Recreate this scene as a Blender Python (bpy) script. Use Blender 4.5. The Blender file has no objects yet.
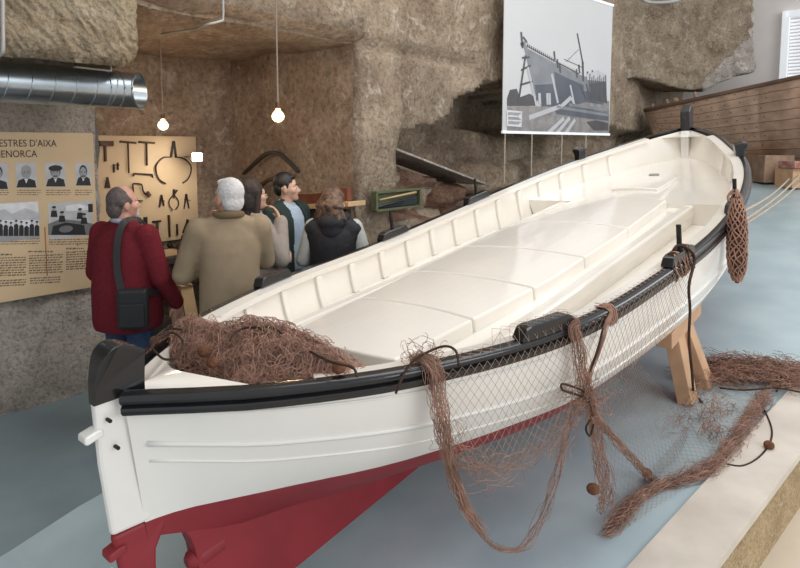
import bpy, bmesh, math, random
from mathutils import Vector, Matrix, noise, Euler
random.seed(7)
C = bpy.context.scene.collection
V = Vector
R = math.radians

# ------------------------------------------------------------------ camera model
F, HZ, HC, PITCH = 600.0, 145.0, 1.93, R(5)
CY = HZ + F * math.tan(PITCH)
EYE = V((0, 0, HC))

def ray(x, y):
    a = (x - 400) / F
    b = -(y - CY) / F
    return V((a, math.cos(PITCH) + b * math.sin(PITCH), -math.sin(PITCH) + b * math.cos(PITCH)))

def hit(x, y, P, N):
    d = ray(x, y)
    return EYE + d * ((V(P) - EYE).dot(V(N)) / d.dot(V(N)))

def at(x, y, D):                       # point seen in direction (x, y) at depth D along +Y
    d = ray(x, y)
    return EYE + d * (D / d.y)

# room frame: s runs along the slipway, p across it
PHI = 0.7193275
UH = V((math.sin(PHI), math.cos(PHI), 0))
VH = V((math.cos(PHI), -math.sin(PHI), 0))
Z = V((0, 0, 1))
def RM(s, p, z): return UH * s + VH * p + Z * z
def onp(x, y, p): return hit(x, y, VH * p, VH)          # on a wall parallel to the slipway
def ons(x, y, s): return hit(x, y, UH * s, UH)

# boat frame
TH = R(7); HEEL = 0.0377
BS = V((-0.87995, 1.86968, HC - 0.77415))
U = V((math.sin(PHI) * math.cos(TH), math.cos(PHI) * math.cos(TH), math.sin(TH)))
_v = VH.copy(); _n = _v.cross(U)
if _n.z < 0: _n = -_n
VV = _v * math.cos(HEEL) + _n * math.sin(HEEL)
NN = _n * math.cos(HEEL) - _v * math.sin(HEEL)
BL = 6.0
def B(L, w, n): return BS + U * L + VV * w + NN * n
def onw(x, y, w): return hit(x, y, BS + VV * w, VV)
def onn(x, y, n): return hit(x, y, BS + NN * n, NN)
def boatco(P):
    q = V(P) - BS
    return q.dot(U), q.dot(VV), q.dot(NN)

# slipway plane
SL = math.tan(TH); S0 = 0.8; RZ0 = 0.02
def rampz(s): return RZ0 + max(0.0, (s - S0)) * SL
RN = (Z - UH * SL)
def onramp(x, y, dz=0.0): return hit(x, y, UH * S0 + Z * (RZ0 + dz), RN)
def rampat(P): return rampz(V(P).dot(UH))

# ------------------------------------------------------------------ materials
MATS = {}
def mat(name, col, rough=0.6, metal=0.0, var=0.15, scale=8.0, bump=0.0, bscale=30.0, col2=None, spec=0.5, coat=0.0, emit=None, estr=0.0):
    if name in MATS: return MATS[name]
    m = bpy.data.materials.new(name); m.use_nodes = True
    nt = m.node_tree; b = nt.nodes['Principled BSDF']
    b.inputs['Roughness'].default_value = rough; b.inputs['Metallic'].default_value = metal
    b.inputs['Specular IOR Level'].default_value = spec
    b.inputs['Coat Weight'].default_value = coat
    tc = nt.nodes.new('ShaderNodeTexCoord')
    nz = nt.nodes.new('ShaderNodeTexNoise'); nz.inputs['Scale'].default_value = scale; nz.inputs['Detail'].default_value = 6
    nt.links.new(tc.outputs['Object'], nz.inputs['Vector'])
    rp = nt.nodes.new('ShaderNodeValToRGB')
    c2 = col2 or tuple(c * (1 - var) for c in col)
    c1 = col if col2 else tuple(min(1, c * (1 + var)) for c in col)
    rp.color_ramp.elements[0].position = 0.35; rp.color_ramp.elements[1].position = 0.65
    rp.color_ramp.elements[0].color = (*c2, 1); rp.color_ramp.elements[1].color = (*c1, 1)
    nt.links.new(nz.outputs['Fac'], rp.inputs['Fac']); nt.links.new(rp.outputs['Color'], b.inputs['Base Color'])
    if bump:
        n2 = nt.nodes.new('ShaderNodeTexNoise'); n2.inputs['Scale'].default_value = bscale; n2.inputs['Detail'].default_value = 8
        nt.links.new(tc.outputs['Object'], n2.inputs['Vector'])
        bp = nt.nodes.new('ShaderNodeBump'); bp.inputs['Strength'].default_value = bump; bp.inputs['Distance'].default_value = 0.02
        nt.links.new(n2.outputs['Fac'], bp.inputs['Height']); nt.links.new(bp.outputs['Normal'], b.inputs['Normal'])
    if emit:
        b.inputs['Emission Color'].default_value = (*emit, 1); b.inputs['Emission Strength'].default_value = estr
    MATS[name] = m
    return m

def srgb(r, g, b):
    f = lambda c: (c / 255 / 12.92) if c / 255 <= 0.04045 else ((c / 255 + 0.055) / 1.055) ** 2.4
    return (f(r), f(g), f(b))

def rock(name, base, dark, pale, pale_amt=0.5, chisel=None, bump=0.9, scale=1.0):
    m = bpy.data.materials.new(name); m.use_nodes = True
    nt = m.node_tree; b = nt.nodes['Principled BSDF']; L = nt.links
    b.inputs['Roughness'].default_value = 0.95; b.inputs['Specular IOR Level'].default_value = 0.15
    tc = nt.nodes.new('ShaderNodeTexCoord')
    def nz(s, d=8, r=0.6, dist=0.0):
        n = nt.nodes.new('ShaderNodeTexNoise'); n.inputs['Scale'].default_value = s * scale; n.inputs['Detail'].default_value = d
        n.inputs['Roughness'].default_value = r; n.inputs['Distortion'].default_value = dist
        L.new(tc.outputs['Object'], n.inputs['Vector']); return n
    def ramp(fac, a, ca, c, cc):
        r = nt.nodes.new('ShaderNodeValToRGB'); r.color_ramp.elements[0].position = a; r.color_ramp.elements[1].position = c
        r.color_ramp.elements[0].color = (*ca, 1); r.color_ramp.elements[1].color = (*cc, 1); L.new(fac, r.inputs['Fac']); return r
    def mix(fac, a, c):
        x = nt.nodes.new('ShaderNodeMix'); x.data_type = 'RGBA'; L.new(fac, x.inputs['Factor']); L.new(a, x.inputs['A']); L.new(c, x.inputs['B']); return x.outputs['Result']
    n1 = nz(1.3, 8, .62, .4); r1 = ramp(n1.outputs['Fac'], .34, dark, .62, base)
    n2 = nz(5.0, 9, .7, 1.2); r2 = ramp(n2.outputs['Fac'], .53, (0, 0, 0), .66, (pale_amt,) * 3)
    rp = nt.nodes.new('ShaderNodeRGB'); rp.outputs[0].default_value = (*pale, 1)
    c = mix(r2.outputs['Color'], r1.outputs['Color'], rp.outputs[0])
    n3 = nz(22, 6, .7); r3 = ramp(n3.outputs['Fac'], .34, (.46, .43, .41), .54, (1, 1, 1))
    mm = nt.nodes.new('ShaderNodeMix'); mm.data_type = 'RGBA'; mm.blend_type = 'MULTIPLY'; mm.inputs['Factor'].default_value = .8
    L.new(c, mm.inputs['A']); L.new(r3.outputs['Color'], mm.inputs['B'])
    L.new(mm.outputs['Result'], b.inputs['Base Color'])
    h = n3.outputs['Fac']; h2 = n2.outputs['Fac']
    ad = nt.nodes.new('ShaderNodeMath'); ad.operation = 'ADD'; L.new(h, ad.inputs[0]); L.new(h2, ad.inputs[1])
    bp = nt.nodes.new('ShaderNodeBump'); bp.inputs['Strength'].default_value = bump; bp.inputs['Distance'].default_value = 0.05
    L.new(ad.outputs[0], bp.inputs['Height']); L.new(bp.outputs['Normal'], b.inputs['Normal'])
    MATS[name] = m
    return m

M = {}
M['white'] = mat('boat_white', srgb(240, 238, 232), .28, var=.02, scale=3, coat=.3)
M['cream'] = mat('boat_cream', srgb(242, 236, 226), .17, var=.02, scale=3, coat=.4)
M['red'] = mat('antifouling_red', srgb(142, 40, 48), .55, var=.10, scale=5, bump=.05)
M['black'] = mat('gloss_black', srgb(26, 26, 29), .25, var=.2, scale=10, coat=.3)
M['iron'] = mat('dark_iron', srgb(38, 34, 33), .55, metal=.5, var=.3, scale=20)
M['net'] = mat('brown_net', srgb(158, 124, 108), .9, var=.28, scale=12, spec=.2)
M['netline'] = mat('pale_net', srgb(168, 142, 124), .9, var=.2, scale=12, spec=.2)
M['darkrope'] = mat('dark_rope', srgb(66, 50, 42), .9, var=.3, scale=30, spec=.2)
M['rope'] = mat('pale_rope', srgb(190, 178, 158), .9, var=.2, scale=60, bump=.4, bscale=150, spec=.2)
M['cork'] = mat('cork', srgb(112, 76, 56), .9, var=.3, scale=40, bump=.4, bscale=90, spec=.2)
M['pine'] = mat('pine_wood', srgb(208, 168, 132), .6, var=.12, scale=6, bump=.06)
M['floor'] = mat('blue_floor_paint', srgb(134, 150, 155), .5, col2=srgb(118, 134, 141), scale=1.6, bump=.04, bscale=14)
M['ramp'] = mat('blue_slipway_paint', srgb(186, 203, 207), .34, col2=srgb(168, 187, 193), scale=2.2, bump=.05, bscale=10)
M['kerb'] = mat('pale_stone_kerb', srgb(214, 205, 192), .7, col2=srgb(196, 187, 174), scale=4, bump=.1, bscale=20)
M['lowfloor'] = mat('beige_floor', srgb(206, 192, 172), .7, var=.06, scale=3)
M['board'] = mat('beige_board', srgb(204, 178, 142), .65, var=.05, scale=4)
M['toolboard'] = mat('plywood_board', srgb(205, 180, 146), .6, var=.05, scale=3)
M['ink'] = mat('black_print', srgb(40, 34, 30), .7, var=.05)
M['inkgrey'] = mat('brown_print', srgb(110, 94, 76), .7, var=.1)
M['tool_iron'] = mat('tool_iron', srgb(52, 40, 34), .55, metal=.35, var=.3, scale=30)
M['tool_wood'] = mat('tool_wood', srgb(84, 54, 36), .6, var=.3, scale=20)
M['duct'] = mat('galvanised_steel', srgb(176, 186, 192), .28, metal=.95, var=.12, scale=6)
M['pipe'] = mat('grey_conduit', srgb(170, 168, 164), .45, metal=.3, var=.08)
M['cord'] = mat('lamp_cord', srgb(150, 138, 122), .8, var=.1)
M['oldwood'] = mat('weathered_plank', srgb(152, 124, 103), .75, var=.25, scale=5, bump=.2, bscale=25)
M['oldwood_dark'] = mat('weathered_rail', srgb(92, 68, 52), .75, var=.2, scale=5, bump=.2)
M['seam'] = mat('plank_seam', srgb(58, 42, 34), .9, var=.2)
M['benchwood'] = mat('dark_bench_wood', srgb(62, 52, 45), .7, var=.25, scale=10)
M['redwood'] = mat('red_brown_wood', srgb(120, 66, 44), .6, var=.25, scale=8)
M['palewood'] = mat('pale_board_wood', srgb(206, 172, 128), .6, var=.1, scale=6)
M['green'] = mat('green_paint', srgb(98, 104, 74), .6, var=.15, scale=15)
M['plaster'] = mat('white_plaster', srgb(226, 219, 214), .85, var=.03, scale=3, bump=.08)
M['winwhite'] = mat('window_white', srgb(238, 240, 242), .5, var=.02, emit=(.9, .95, 1), estr=.25)
M['skin'] = mat('skin', srgb(204, 162, 140), .55, var=.06, scale=20)
M['skin_old'] = mat('skin_ruddy', srgb(196, 148, 128), .55, var=.08, scale=25)
M['eyewhite'] = mat('eye_white', srgb(225, 220, 215), .3, var=.01)
M['eyedark'] = mat('eye_dark', srgb(40, 28, 22), .3, var=.05)
M['lip'] = mat('lips', srgb(168, 96, 88), .5, var=.05)
M['maroon'] = mat('maroon_wool', srgb(106, 35, 43), .95, var=.1, scale=60, bump=.15, bscale=120, spec=.15)
M['khaki'] = mat('khaki_cloth', srgb(148, 130, 106), .9, var=.08, scale=8, bump=.15, bscale=12, spec=.2)
M['khaki_dark'] = mat('khaki_collar', srgb(112, 96, 72), .9, var=.08, scale=8, spec=.2)
M['jeans'] = mat('denim', srgb(52, 70, 98), .9, var=.15, scale=40, spec=.2)
M['dark_trouser'] = mat('dark_trousers', srgb(52, 48, 48), .9, var=.12, scale=20, spec=.2)
M['shirt_blue'] = mat('pale_blue_shirt', srgb(168, 184, 200), .85, var=.06, scale=20, bump=.1, spec=.2)
M['shirt_grey'] = mat('grey_shirt', srgb(160, 160, 172), .85, var=.06, scale=20, spec=.2)
M['jacket_green'] = mat('dark_green_jacket', srgb(44, 56, 54), .85, var=.1, scale=14, bump=.1, spec=.2)
M['vest_black'] = mat('black_quilted_vest', srgb(30, 30, 36), .7, var=.15, scale=12, bump=.2, bscale=14)
M['sleeve_grey'] = mat('pale_grey_sleeve', srgb(186, 188, 182), .9, var=.05, scale=30, spec=.2)
M['sweater_grey'] = mat('grey_sweater', srgb(148, 138, 130), .9, var=.08, scale=30, spec=.2)
M['hair_black'] = mat('black_hair', srgb(26, 22, 22), .45, var=.25, scale=30, bump=.3, bscale=60)
M['hair_brown'] = mat('dark_brown_hair', srgb(34, 25, 24), .75, var=.25, scale=30, bump=.3, bscale=60)
M['hair_streak'] = mat('streaked_brown_hair', srgb(128, 100, 78), .55, col2=srgb(52, 38, 32), scale=26, bump=.4, bscale=60)
M['hair_white'] = mat('white_hair', srgb(206, 202, 200), .7, var=.1, scale=40, bump=.5, bscale=60)
M['hair_grey'] = mat('dark_grey_hair', srgb(86, 76, 72), .7, var=.25, scale=40, bump=.4, bscale=60)
M['beard'] = mat('white_beard', srgb(196, 186, 178), .8, var=.1, scale=50, bump=.4)
M['bag'] = mat('black_bag', srgb(26, 25, 27), .6, var=.15, scale=30, bump=.1)
M['shoe'] = mat('dark_shoe', srgb(40, 32, 28), .5, var=.1)
M['glasses'] = mat('dark_glasses_frame', srgb(22, 18, 18), .3, var=.1)
M['glow'] = mat('bulb_filament', (1, .75, .45), .4, emit=(1, .66, .32), estr=40)
M['spotglow'] = mat('spot_face', (1, .95, .85), .4, emit=(1, .9, .72), estr=30)
for k, g in (('g0', 30), ('g1', 70), ('g2', 110), ('g3', 150), ('g4', 185), ('g5', 215)):
    M[k] = mat('photo_grey_' + 'abcdef'[int(k[1])], srgb(g, g, g + 2), .6, var=.12, scale=14)
M['psky'] = mat('poster_sky', srgb(206, 206, 206), .5, var=.02, scale=1)
M['phull'] = mat('poster_hull', srgb(134, 137, 141), .5, var=.16, scale=3)
M['phull_dark'] = mat('poster_shadow', srgb(92, 97, 106), .5, var=.15, scale=3)
M['pground'] = mat('poster_ground', srgb(142, 138, 136), .5, var=.2, scale=9)
M['pline'] = mat('poster_line', srgb(84, 82, 84), .5, var=.1)
M['ppale'] = mat('poster_pale', srgb(192, 192, 194), .5, var=.04)

glassm = bpy.data.materials.new('bulb_glass'); glassm.use_nodes = True
_b = glassm.node_tree.nodes['Principled BSDF']; _b.inputs['Base Color'].default_value = (1, .86, .62, 1); _b.inputs['Roughness'].default_value = .05
_b.inputs['Transmission Weight'].default_value = 1.0; _b.inputs['IOR'].default_value = 1.1
_b.inputs['Emission Color'].default_value = (1, .7, .38, 1); _b.inputs['Emission Strength'].default_value = .9
M['bulbglass'] = glassm
glm = bpy.data.materials.new('poster_gloss'); glm.use_nodes = True

ROCK = rock('quarry_rock', srgb(192, 173, 150), srgb(150, 131, 112), srgb(222, 209, 192), .65)
ROCK_IN = rock('alcove_rock', srgb(198, 174, 150), srgb(154, 130, 110), srgb(228, 212, 192), .65)
ROCK_RED = rock('reddish_rubble', srgb(176, 140, 118), srgb(136, 106, 90), srgb(206, 180, 160), .5, scale=2)
ROCK_PALE = rock('hewn_pale_rock', srgb(182, 166, 144), srgb(142, 125, 106), srgb(216, 206, 190), .6, scale=1.4)
ROCK_BASE = rock('grey_rough_rock', srgb(216, 207, 195), srgb(170, 160, 149), srgb(222, 214, 204), .6, scale=1.6, bump=.9)
ROCK_WHITE = rock('whitewashed_rock', srgb(206, 198, 188), srgb(170, 158, 146), srgb(232, 228, 222), .7, scale=1.5)
STONE_CUT = rock('yellow_cut_stone', srgb(200, 178, 142), srgb(172, 150, 116), srgb(222, 206, 178), .5, scale=3, bump=.5)

# ------------------------------------------------------------------ mesh building
ORG = {}
class MB:
    def __init__(s): s.v = []; s.f = []; s.mi = []; s.m = 0
    def vert(s, p): s.v.append(V(p)); return len(s.v) - 1
    def face(s, idx): s.f.append(tuple(idx)); s.mi.append(s.m)
    def poly(s, pts): s.face([s.vert(p) for p in pts])
    def hexa(s, p):                 # 8 corners: 4 bottom ccw, 4 top ccw
        i = [s.vert(q) for q in p]
        for f in ((3, 2, 1, 0), (4, 5, 6, 7), (0, 1, 5, 4), (1, 2, 6, 5), (2, 3, 7, 6), (3, 0, 4, 7)): s.face([i[k] for k in f])
    def box(s, c, a, b, d):         # centre and three half-extent vectors
        c, a, b, d = V(c), V(a), V(b), V(d)
        s.hexa([c - a - b - d, c + a - b - d, c + a + b - d, c - a + b - d, c - a - b + d, c + a - b + d, c + a + b + d, c - a + b + d])
    def grid(s, rows, closeu=False, closev=False):
        n = len(rows); m = len(rows[0]); ids = [[s.vert(p) for p in r] for r in rows]
        for i in range(n if closeu else n - 1):
            for j in range(m if closev else m - 1):
                s.face((ids[i][j], ids[i][(j + 1) % m], ids[(i + 1) % n][(j + 1) % m], ids[(i + 1) % n][j]))
        return ids
    def tube(s, pts, r, k=6, cap=True):
        pts = [V(p) for p in pts]; n = len(pts)
        rs = r if isinstance(r, (list, tuple)) else [r] * n
        rows = []; prev = None
        for i in range(n):
            t = (pts[min(i + 1, n - 1)] - pts[max(i - 1, 0)])
            if t.length < 1e-9: t = V((0, 0, 1))
            t.normalize()
            if prev is None:
                a = t.cross(V((0, 0, 1)))
                if a.length < .1: a = t.cross(V((1, 0, 0)))
            else:
                a = prev - t * prev.dot(t)
                if a.length < 1e-4: a = t.cross(V((.3, .7, .2)))
            a.normalize(); prev = a; b = t.cross(a)
            rows.append([pts[i] + (a * math.cos(2 * math.pi * j / k) + b * math.sin(2 * math.pi * j / k)) * rs[i] for j in range(k)])
        ids = s.grid(rows, closev=True)
        if cap: s.face(ids[0][::-1]); s.face(ids[-1])
    def ell(s, c, r, rot=None, nu=14, nv=9):
        c = V(c); rows = []
        for i in range(nv + 1):
            th = math.pi * i / nv
            row = []
            for j in range(nu):
                a = 2 * math.pi * j / nu
                p = V((r[0] * math.sin(th) * math.cos(a), r[1] * math.sin(th) * math.sin(a), r[2] * math.cos(th)))
                if rot: p = rot @ p
                row.append(c + p)
            rows.append(row)
        top = s.vert(rows[0][0]); bot = s.vert(rows[-1][0])
        ids = [[s.vert(p) for p in rw] for rw in rows[1:-1]]
        for j in range(nu):
            s.face((top, ids[0][j], ids[0][(j + 1) % nu])); s.face((bot, ids[-1][(j + 1) % nu], ids[-1][j]))
        for i in range(len(ids) - 1):
            for j in range(nu): s.face((ids[i][j], ids[i + 1][j], ids[i + 1][(j + 1) % nu], ids[i][(j + 1) % nu]))
    def cap(s, a, b, ra, rb, k=12):          # tapered capsule, closed
        a, b = V(a), V(b); d = b - a; l = max(d.length, 1e-6); d = d / l
        pts = []; rs = []
        for i in range(1, 5):
            t = math.pi / 2 * i / 4; pts.append(a - d * ra * math.cos(t)); rs.append(ra * math.sin(t))
        for i in range(4):
            t = math.pi / 2 * i / 4; pts.append(b + d * rb * math.sin(t)); rs.append(rb * math.cos(t))
        s.tube([a - d * ra * .999] + pts + [b + d * rb * .999], [ra * .05] + rs + [rb * .05], k)
    def extrude(s, pts, d):                  # flat polygon thickened by vector d
        d = V(d); pts = [V(p) for p in pts]
        a = [s.vert(p) for p in pts]; b = [s.vert(p + d) for p in pts]; n = len(pts)
        s.face(a[::-1]); s.face(b)
        for i in range(n): s.face((a[i], a[(i + 1) % n], b[(i + 1) % n], b[i]))
    def build(s, name, mats, parent=None, smooth=False, bevel=0, fix=True, auto=None):
        if not isinstance(mats, (list, tuple)): mats = [mats]
        if parent is not None: po = ORG[parent.name]
        else: po = V((0, 0, 0))
        xs = [p.x for p in s.v]; ys = [p.y for p in s.v]; zs = [p.z for p in s.v]
        o = V(((min(xs) + max(xs)) / 2, (min(ys) + max(ys)) / 2, min(zs)))
        me = bpy.data.meshes.new(name)
        me.from_pydata([tuple(p - o) for p in s.v], [], s.f)
        for m in mats: me.materials.append(m)
        me.polygons.foreach_set('material_index', s.mi)
        if smooth: me.polygons.foreach_set('use_smooth', [True] * len(s.f))
        me.update()
        if fix:
            bm = bmesh.new(); bm.from_mesh(me); bmesh.ops.recalc_face_normals(bm, faces=bm.faces); bm.to_mesh(me); bm.free()
        ob = bpy.data.objects.new(name, me); C.objects.link(ob)
        ob.location = o - po
        if parent is not None: ob.parent = parent
        ORG[ob.name] = o
        if bevel:
            md = ob.modifiers.new('bevel', 'BEVEL'); md.width = bevel; md.segments = 2; md.limit_method = 'ANGLE'; md.angle_limit = R(40)
        if auto: 
            try: me.set_sharp_from_angle(angle=R(auto))
            except Exception: pass
        return ob

def tag(o, label, cat, group=None, kind=None):
    o['label'] = label; o['category'] = cat
    if group: o['group'] = group
    if kind: o['kind'] = kind
    return o
def thing(name, loc, label, cat, group=None):
    o = bpy.data.objects.new(name, None); C.objects.link(o); o.location = loc; o.empty_display_size = .1
    ORG[o.name] = V(loc)
    return tag(o, label, cat, group)
def struct(o): o['kind'] = 'structure'; return o

def lerp(a, b, t): return a + (b - a) * t
def smooth_path(pts, n):
    pts = [V(p) for p in pts]; out = []
    m = len(pts) - 1
    for i in range(n):
        t = i / (n - 1) * m; k = min(int(t), m - 1); f = t - k
        p0 = pts[max(k - 1, 0)]; p1 = pts[k]; p2 = pts[k + 1]; p3 = pts[min(k + 2, m)]
        out.append(0.5 * ((2 * p1) + (p2 - p0) * f + (2 * p0 - 5 * p1 + 4 * p2 - p3) * f * f + (3 * p1 - p0 - 3 * p2 + p3) * f ** 3))
    return out
KN = [0, .05, .12, .22, .35, .5, .65, .78, .88, .95, 1.0]
BV = [0.0532, 0.3662, 0.6519, 0.8777, 0.9602, 1.0036, 0.9513, 0.7979, 0.5462, 0.3207, 0.0479]
HV = [0.0, -0.038, -0.0816, -0.1234, -0.1424, -0.1183, -0.0531, 0.0296, 0.1083, 0.1724, 0.2246]
def herm(kv, t):
    t = min(max(t, 0), 1); n = len(KN)
    g = []
    for i in range(n):
        if i == 0: g.append((kv[1] - kv[0]) / (KN[1] - KN[0]))
        elif i == n - 1: g.append((kv[-1] - kv[-2]) / (KN[-1] - KN[-2]))
        else: g.append((kv[i + 1] - kv[i - 1]) / (KN[i + 1] - KN[i - 1]))
    i = 0
    while i < n - 2 and t >= KN[i + 1]: i += 1
    h = KN[i + 1] - KN[i]; s = (t - KN[i]) / h
    return (2*s**3-3*s*s+1)*kv[i] + (s**3-2*s*s+s)*h*g[i] + (-2*s**3+3*s*s)*kv[i+1] + (s**3-s*s)*h*g[i+1]
def hb(t): return herm(BV, t)
def hh(t): return herm(HV, t)

# ------------------------------------------------------------------ the setting
def fr(P, sc, oct=5): return noise.fractal(V(P) * sc, 1.0, 2.0, oct)
def inpoly(x, y, poly):
    c = False; n = len(poly); j = n - 1
    for i in range(n):
        xi, yi = poly[i]; xj, yj = poly[j]
        if (yi > y) != (yj > y) and x < (xj - xi) * (y - yi) / (yj - yi) + xi: c = not c
        j = i
    return c
def sheet(name, P0, P1, z0, z1, mats, res=.08, amp=.05, feat=None, mfun=None, sc=1.4, flip=False):
    P0 = V((P0[0], P0[1], 0)); P1 = V((P1[0], P1[1], 0)); d = P1 - P0; L = d.length; d = d / L
    N = V((d.y, -d.x, 0))
    if N.dot(EYE - P0) < 0: N = -N
    if flip: N = -N
    nu = max(2, int(L / res)); nv = max(2, int((z1 - z0) / res))
    mb = MB(); rows = []
    for i in range(nu + 1):
        row = []
        for j in range(nv + 1):
            a = L * i / nu; z = lerp(z0, z1, j / nv); P = P0 + d * a + Z * z
            off = amp * fr(P + V((3, 1, 2)), sc) + amp * .35 * fr(P, sc * 5, 3)
            if feat: off += feat(a, z, P)
            row.append(P + N * off)
        rows.append(row)
    for i in range(nu):
        pass
    ids = [[mb.vert(p) for p in r] for r in rows]
    for i in range(nu):
        for j in range(nv):
            if mfun: mb.m = mfun(L * (i + .5) / nu, lerp(z0, z1, (j + .5) / nv))
            mb.face((ids[i][j], ids[i + 1][j], ids[i + 1][j + 1], ids[i][j + 1]))
    return struct(mb.build(name, mats, smooth=True))

K0 = V((-2.42, 4.80, 0)); KL = K0 - V((.659, .752, 0)) * 4.6
K1 = V((-1.92, 6.90, 0)); K1b = K1 - UH * 2.6
K2 = V((-.44, 5.60, 0)); K3 = K2 + UH * 10.2

# floors
mb = MB()
mb.poly([RM(-3, -5.4, 0), RM(-3, -1.35, 0), RM(.8, -1.05, 0), RM(14, -1.5, 0), RM(14, -6.6, 0), RM(-3, -6.6, 0)])
struct(mb.build('floor', M['floor']))
KIN = [(-1.5, -1.40), (.8, -1.05), (2.33, -.822), (3.002, -.724), (4.161, -.555), (8, .0), (13.9, .85)]
KW = .25
def kz(s): return rampz(s) + .012
mb = MB(); LE = [(.2, -2.98), (.55, -3.08), (.75, -3.14), (1.2, -3.22), (3, -3.24), (13.9, -3.4)]
N_ = 24
a_ = []; b_ = []
for i in range(N_ + 1):
    s = lerp(.2, 13.9, (i / N_) ** 1.5)
    def pl(tab, s):
        for k in range(len(tab) - 1):
            if s <= tab[k + 1][0]: return lerp(tab[k][1], tab[k + 1][1], (s - tab[k][0]) / (tab[k + 1][0] - tab[k][0]))
        return tab[-1][1]
    zz = rampz(s) if s > S0 else RZ0
    a_.append((s, pl(LE, s), zz)); b_.append((s, pl(KIN, s), zz))
for i in range(N_):
    mb.poly([RM(*a_[i]), RM(*b_[i]), RM(*b_[i + 1]), RM(*a_[i + 1])])
    l0 = a_[i]; l1 = a_[i + 1]
    mb.poly([RM(*l0), RM(*l1), RM(l1[0], l1[1], -.02), RM(l0[0], l0[1], -.02)])
mb.poly([RM(*a_[0]), RM(*b_[0]), RM(b_[0][0], b_[0][1], -.02), RM(a_[0][0], a_[0][1], -.02)])
struct(mb.build('floor_slipway', M['ramp'], fix=False))
# kerb with a stone face below
mb = MB(); st = MB(); lf = MB()
kk = []
for i in range(N_ + 1):
    s = lerp(-1.5, 13.9, i / N_); kk.append((s, pl(KIN, s), kz(s)))
for i in range(N_):
    (s0, p0, z0), (s1, p1, z1) = kk[i], kk[i + 1]
    mb.hexa([RM(s0, p0, z0 - .035), RM(s0, p0 + KW, z0 - .035), RM(s1, p1 + KW, z1 - .035), RM(s1, p1, z1 - .035),
             RM(s0, p0, z0), RM(s0, p0 + KW, z0), RM(s1, p1 + KW, z1), RM(s1, p1, z1)])
    for j in range(5):
        d0 = .03 + .33 * j / 5; d1 = .03 + .33 * (j + 1) / 5
        st.poly([RM(s0, p0 + KW - .012, z0 - d0), RM(s1, p1 + KW - .012, z1 - d0), RM(s1, p1 + KW - .012, z1 - d1), RM(s0, p0 + KW - .012, z0 - d1)])
    lf.poly([RM(s0, p0 + KW - .1, z0 - .34), RM(s0, 5, z0 - .34), RM(s1, 5, z1 - .34), RM(s1, p1 + KW - .1, z1 - .34)])
mb2 = mb
o = mb2.build('trim_kerb', M['kerb'], fix=False); struct(o)
struct(st.build('wall_kerb', STONE_CUT, fix=False)); struct(lf.build('floor_lower', M['lowfloor'], fix=False))

# rock walls
sheet('wall_left', (KL.x, KL.y), (K0.x, K0.y), -.05, 3.4, [ROCK_BASE, ROCK], res=.06, amp=.05,
      feat=lambda a, z, P: (.12 * max(0, .45 - z) + (.05 if z < .78 + .05 * fr(P, 3) else 0)), mfun=lambda a, z: 0)
e0 = K0 - VH * 0.0
sheet('wall_return', (K0.x, K0.y), (K0.x - VH.x * 1.2, K0.y - VH.y * 1.2), -.05, 3.4, ROCK_BASE, res=.06, amp=.05, flip=False)
Ke = K1 + UH * .1
sheet('wall_recess', (K1b.x, K1b.y), (Ke.x, Ke.y), -.05, 3.4, ROCK_IN, amp=.03)
Kb = K1 - VH * .12; Kc = K2 + VH * .02
sheet('wall_back', (Kb.x, Kb.y), (Kc.x, Kc.y), -.05, 3.6, ROCK_IN, amp=.03)
# main wall with a broken-out niche
def w3(px, py):
    q = hit(px, py, K2, VH); return ((q - K2).dot(UH), q.z)
NICHE = [w3(*q) for q in ((398, 134), (432, 132), (452, 118), (460, 96), (480, 86), (508, 82), (560, 120), (640, 132), (652, 178), (560, 200), (440, 215), (418, 182), (396, 160))]
HOLES = [w3(*q) for q in ((662, 58), (695, 57))]
LEDGE = [w3(*q) for q in ((612, 84), (636, 84), (646, 128), (612, 132))]
RUB = [w3(*q) for q in ((398, 160), (420, 163), (452, 178), (480, 186), (470, 220), (390, 220))]
BLKS = [w3(*q) for q in ((498, 132), (612, 128), (650, 132), (652, 190), (498, 200))]
A375 = w3(375, 20)[0]; Z50 = w3(400, 50)[1]; A470 = w3(478, 50)[0]
def cell(a, z, w_, h_):
    j = math.floor(z / h_); i = math.floor(a / w_ + .5 * (j % 2)); fa = a / w_ + .5 * (j % 2) - i; fz = z / h_ - j
    r = noise.noise(V((i * 3.7 + .3, j * 5.1 + .7, .5)));  e = min(fa, 1 - fa) * w_, min(fz, 1 - fz) * h_
    return r, min(e)
def f3(a, z, P):
    j = .10 * fr(P, 2.2, 4)
    o = .08 * fr(P, .7, 3)
    if inpoly(a + j, z + j * .8, RUB):
        r, e = cell(a + j * .4, z + j * .3, .34, .24); o += -.22 + .22 * r - (.07 if e < .035 else 0)
    elif inpoly(a + j * .5, z + j * .4, BLKS):
        r, e = cell(a + j * .3, z + j * .2, .62, .42); o += -.34 + .25 * r - (.10 if e < .05 else 0)
    elif inpoly(a + j, z + j * .8, NICHE): o -= .8
    if abs(a - A375) < .05 and z > Z50: o -= .05
    if abs(z - Z50 - .04 * fr(P, 1.5)) < .05 and a < A470: o -= .06
    return o if a > .001 else -.35
def m3(a, z):
    return 1 if (inpoly(a, z, RUB) and cell(a, z, .34, .24)[0] > .0) else 0
sheet('wall_main', (K2.x, K2.y), (K3.x, K3.y), -.05, 7.2, [ROCK, ROCK_RED], res=.05, amp=.05, feat=f3, mfun=m3)
mb = MB(); A1 = onp(393, 150, -4.12); B1 = onp(484, 185, -4.12)
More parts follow.
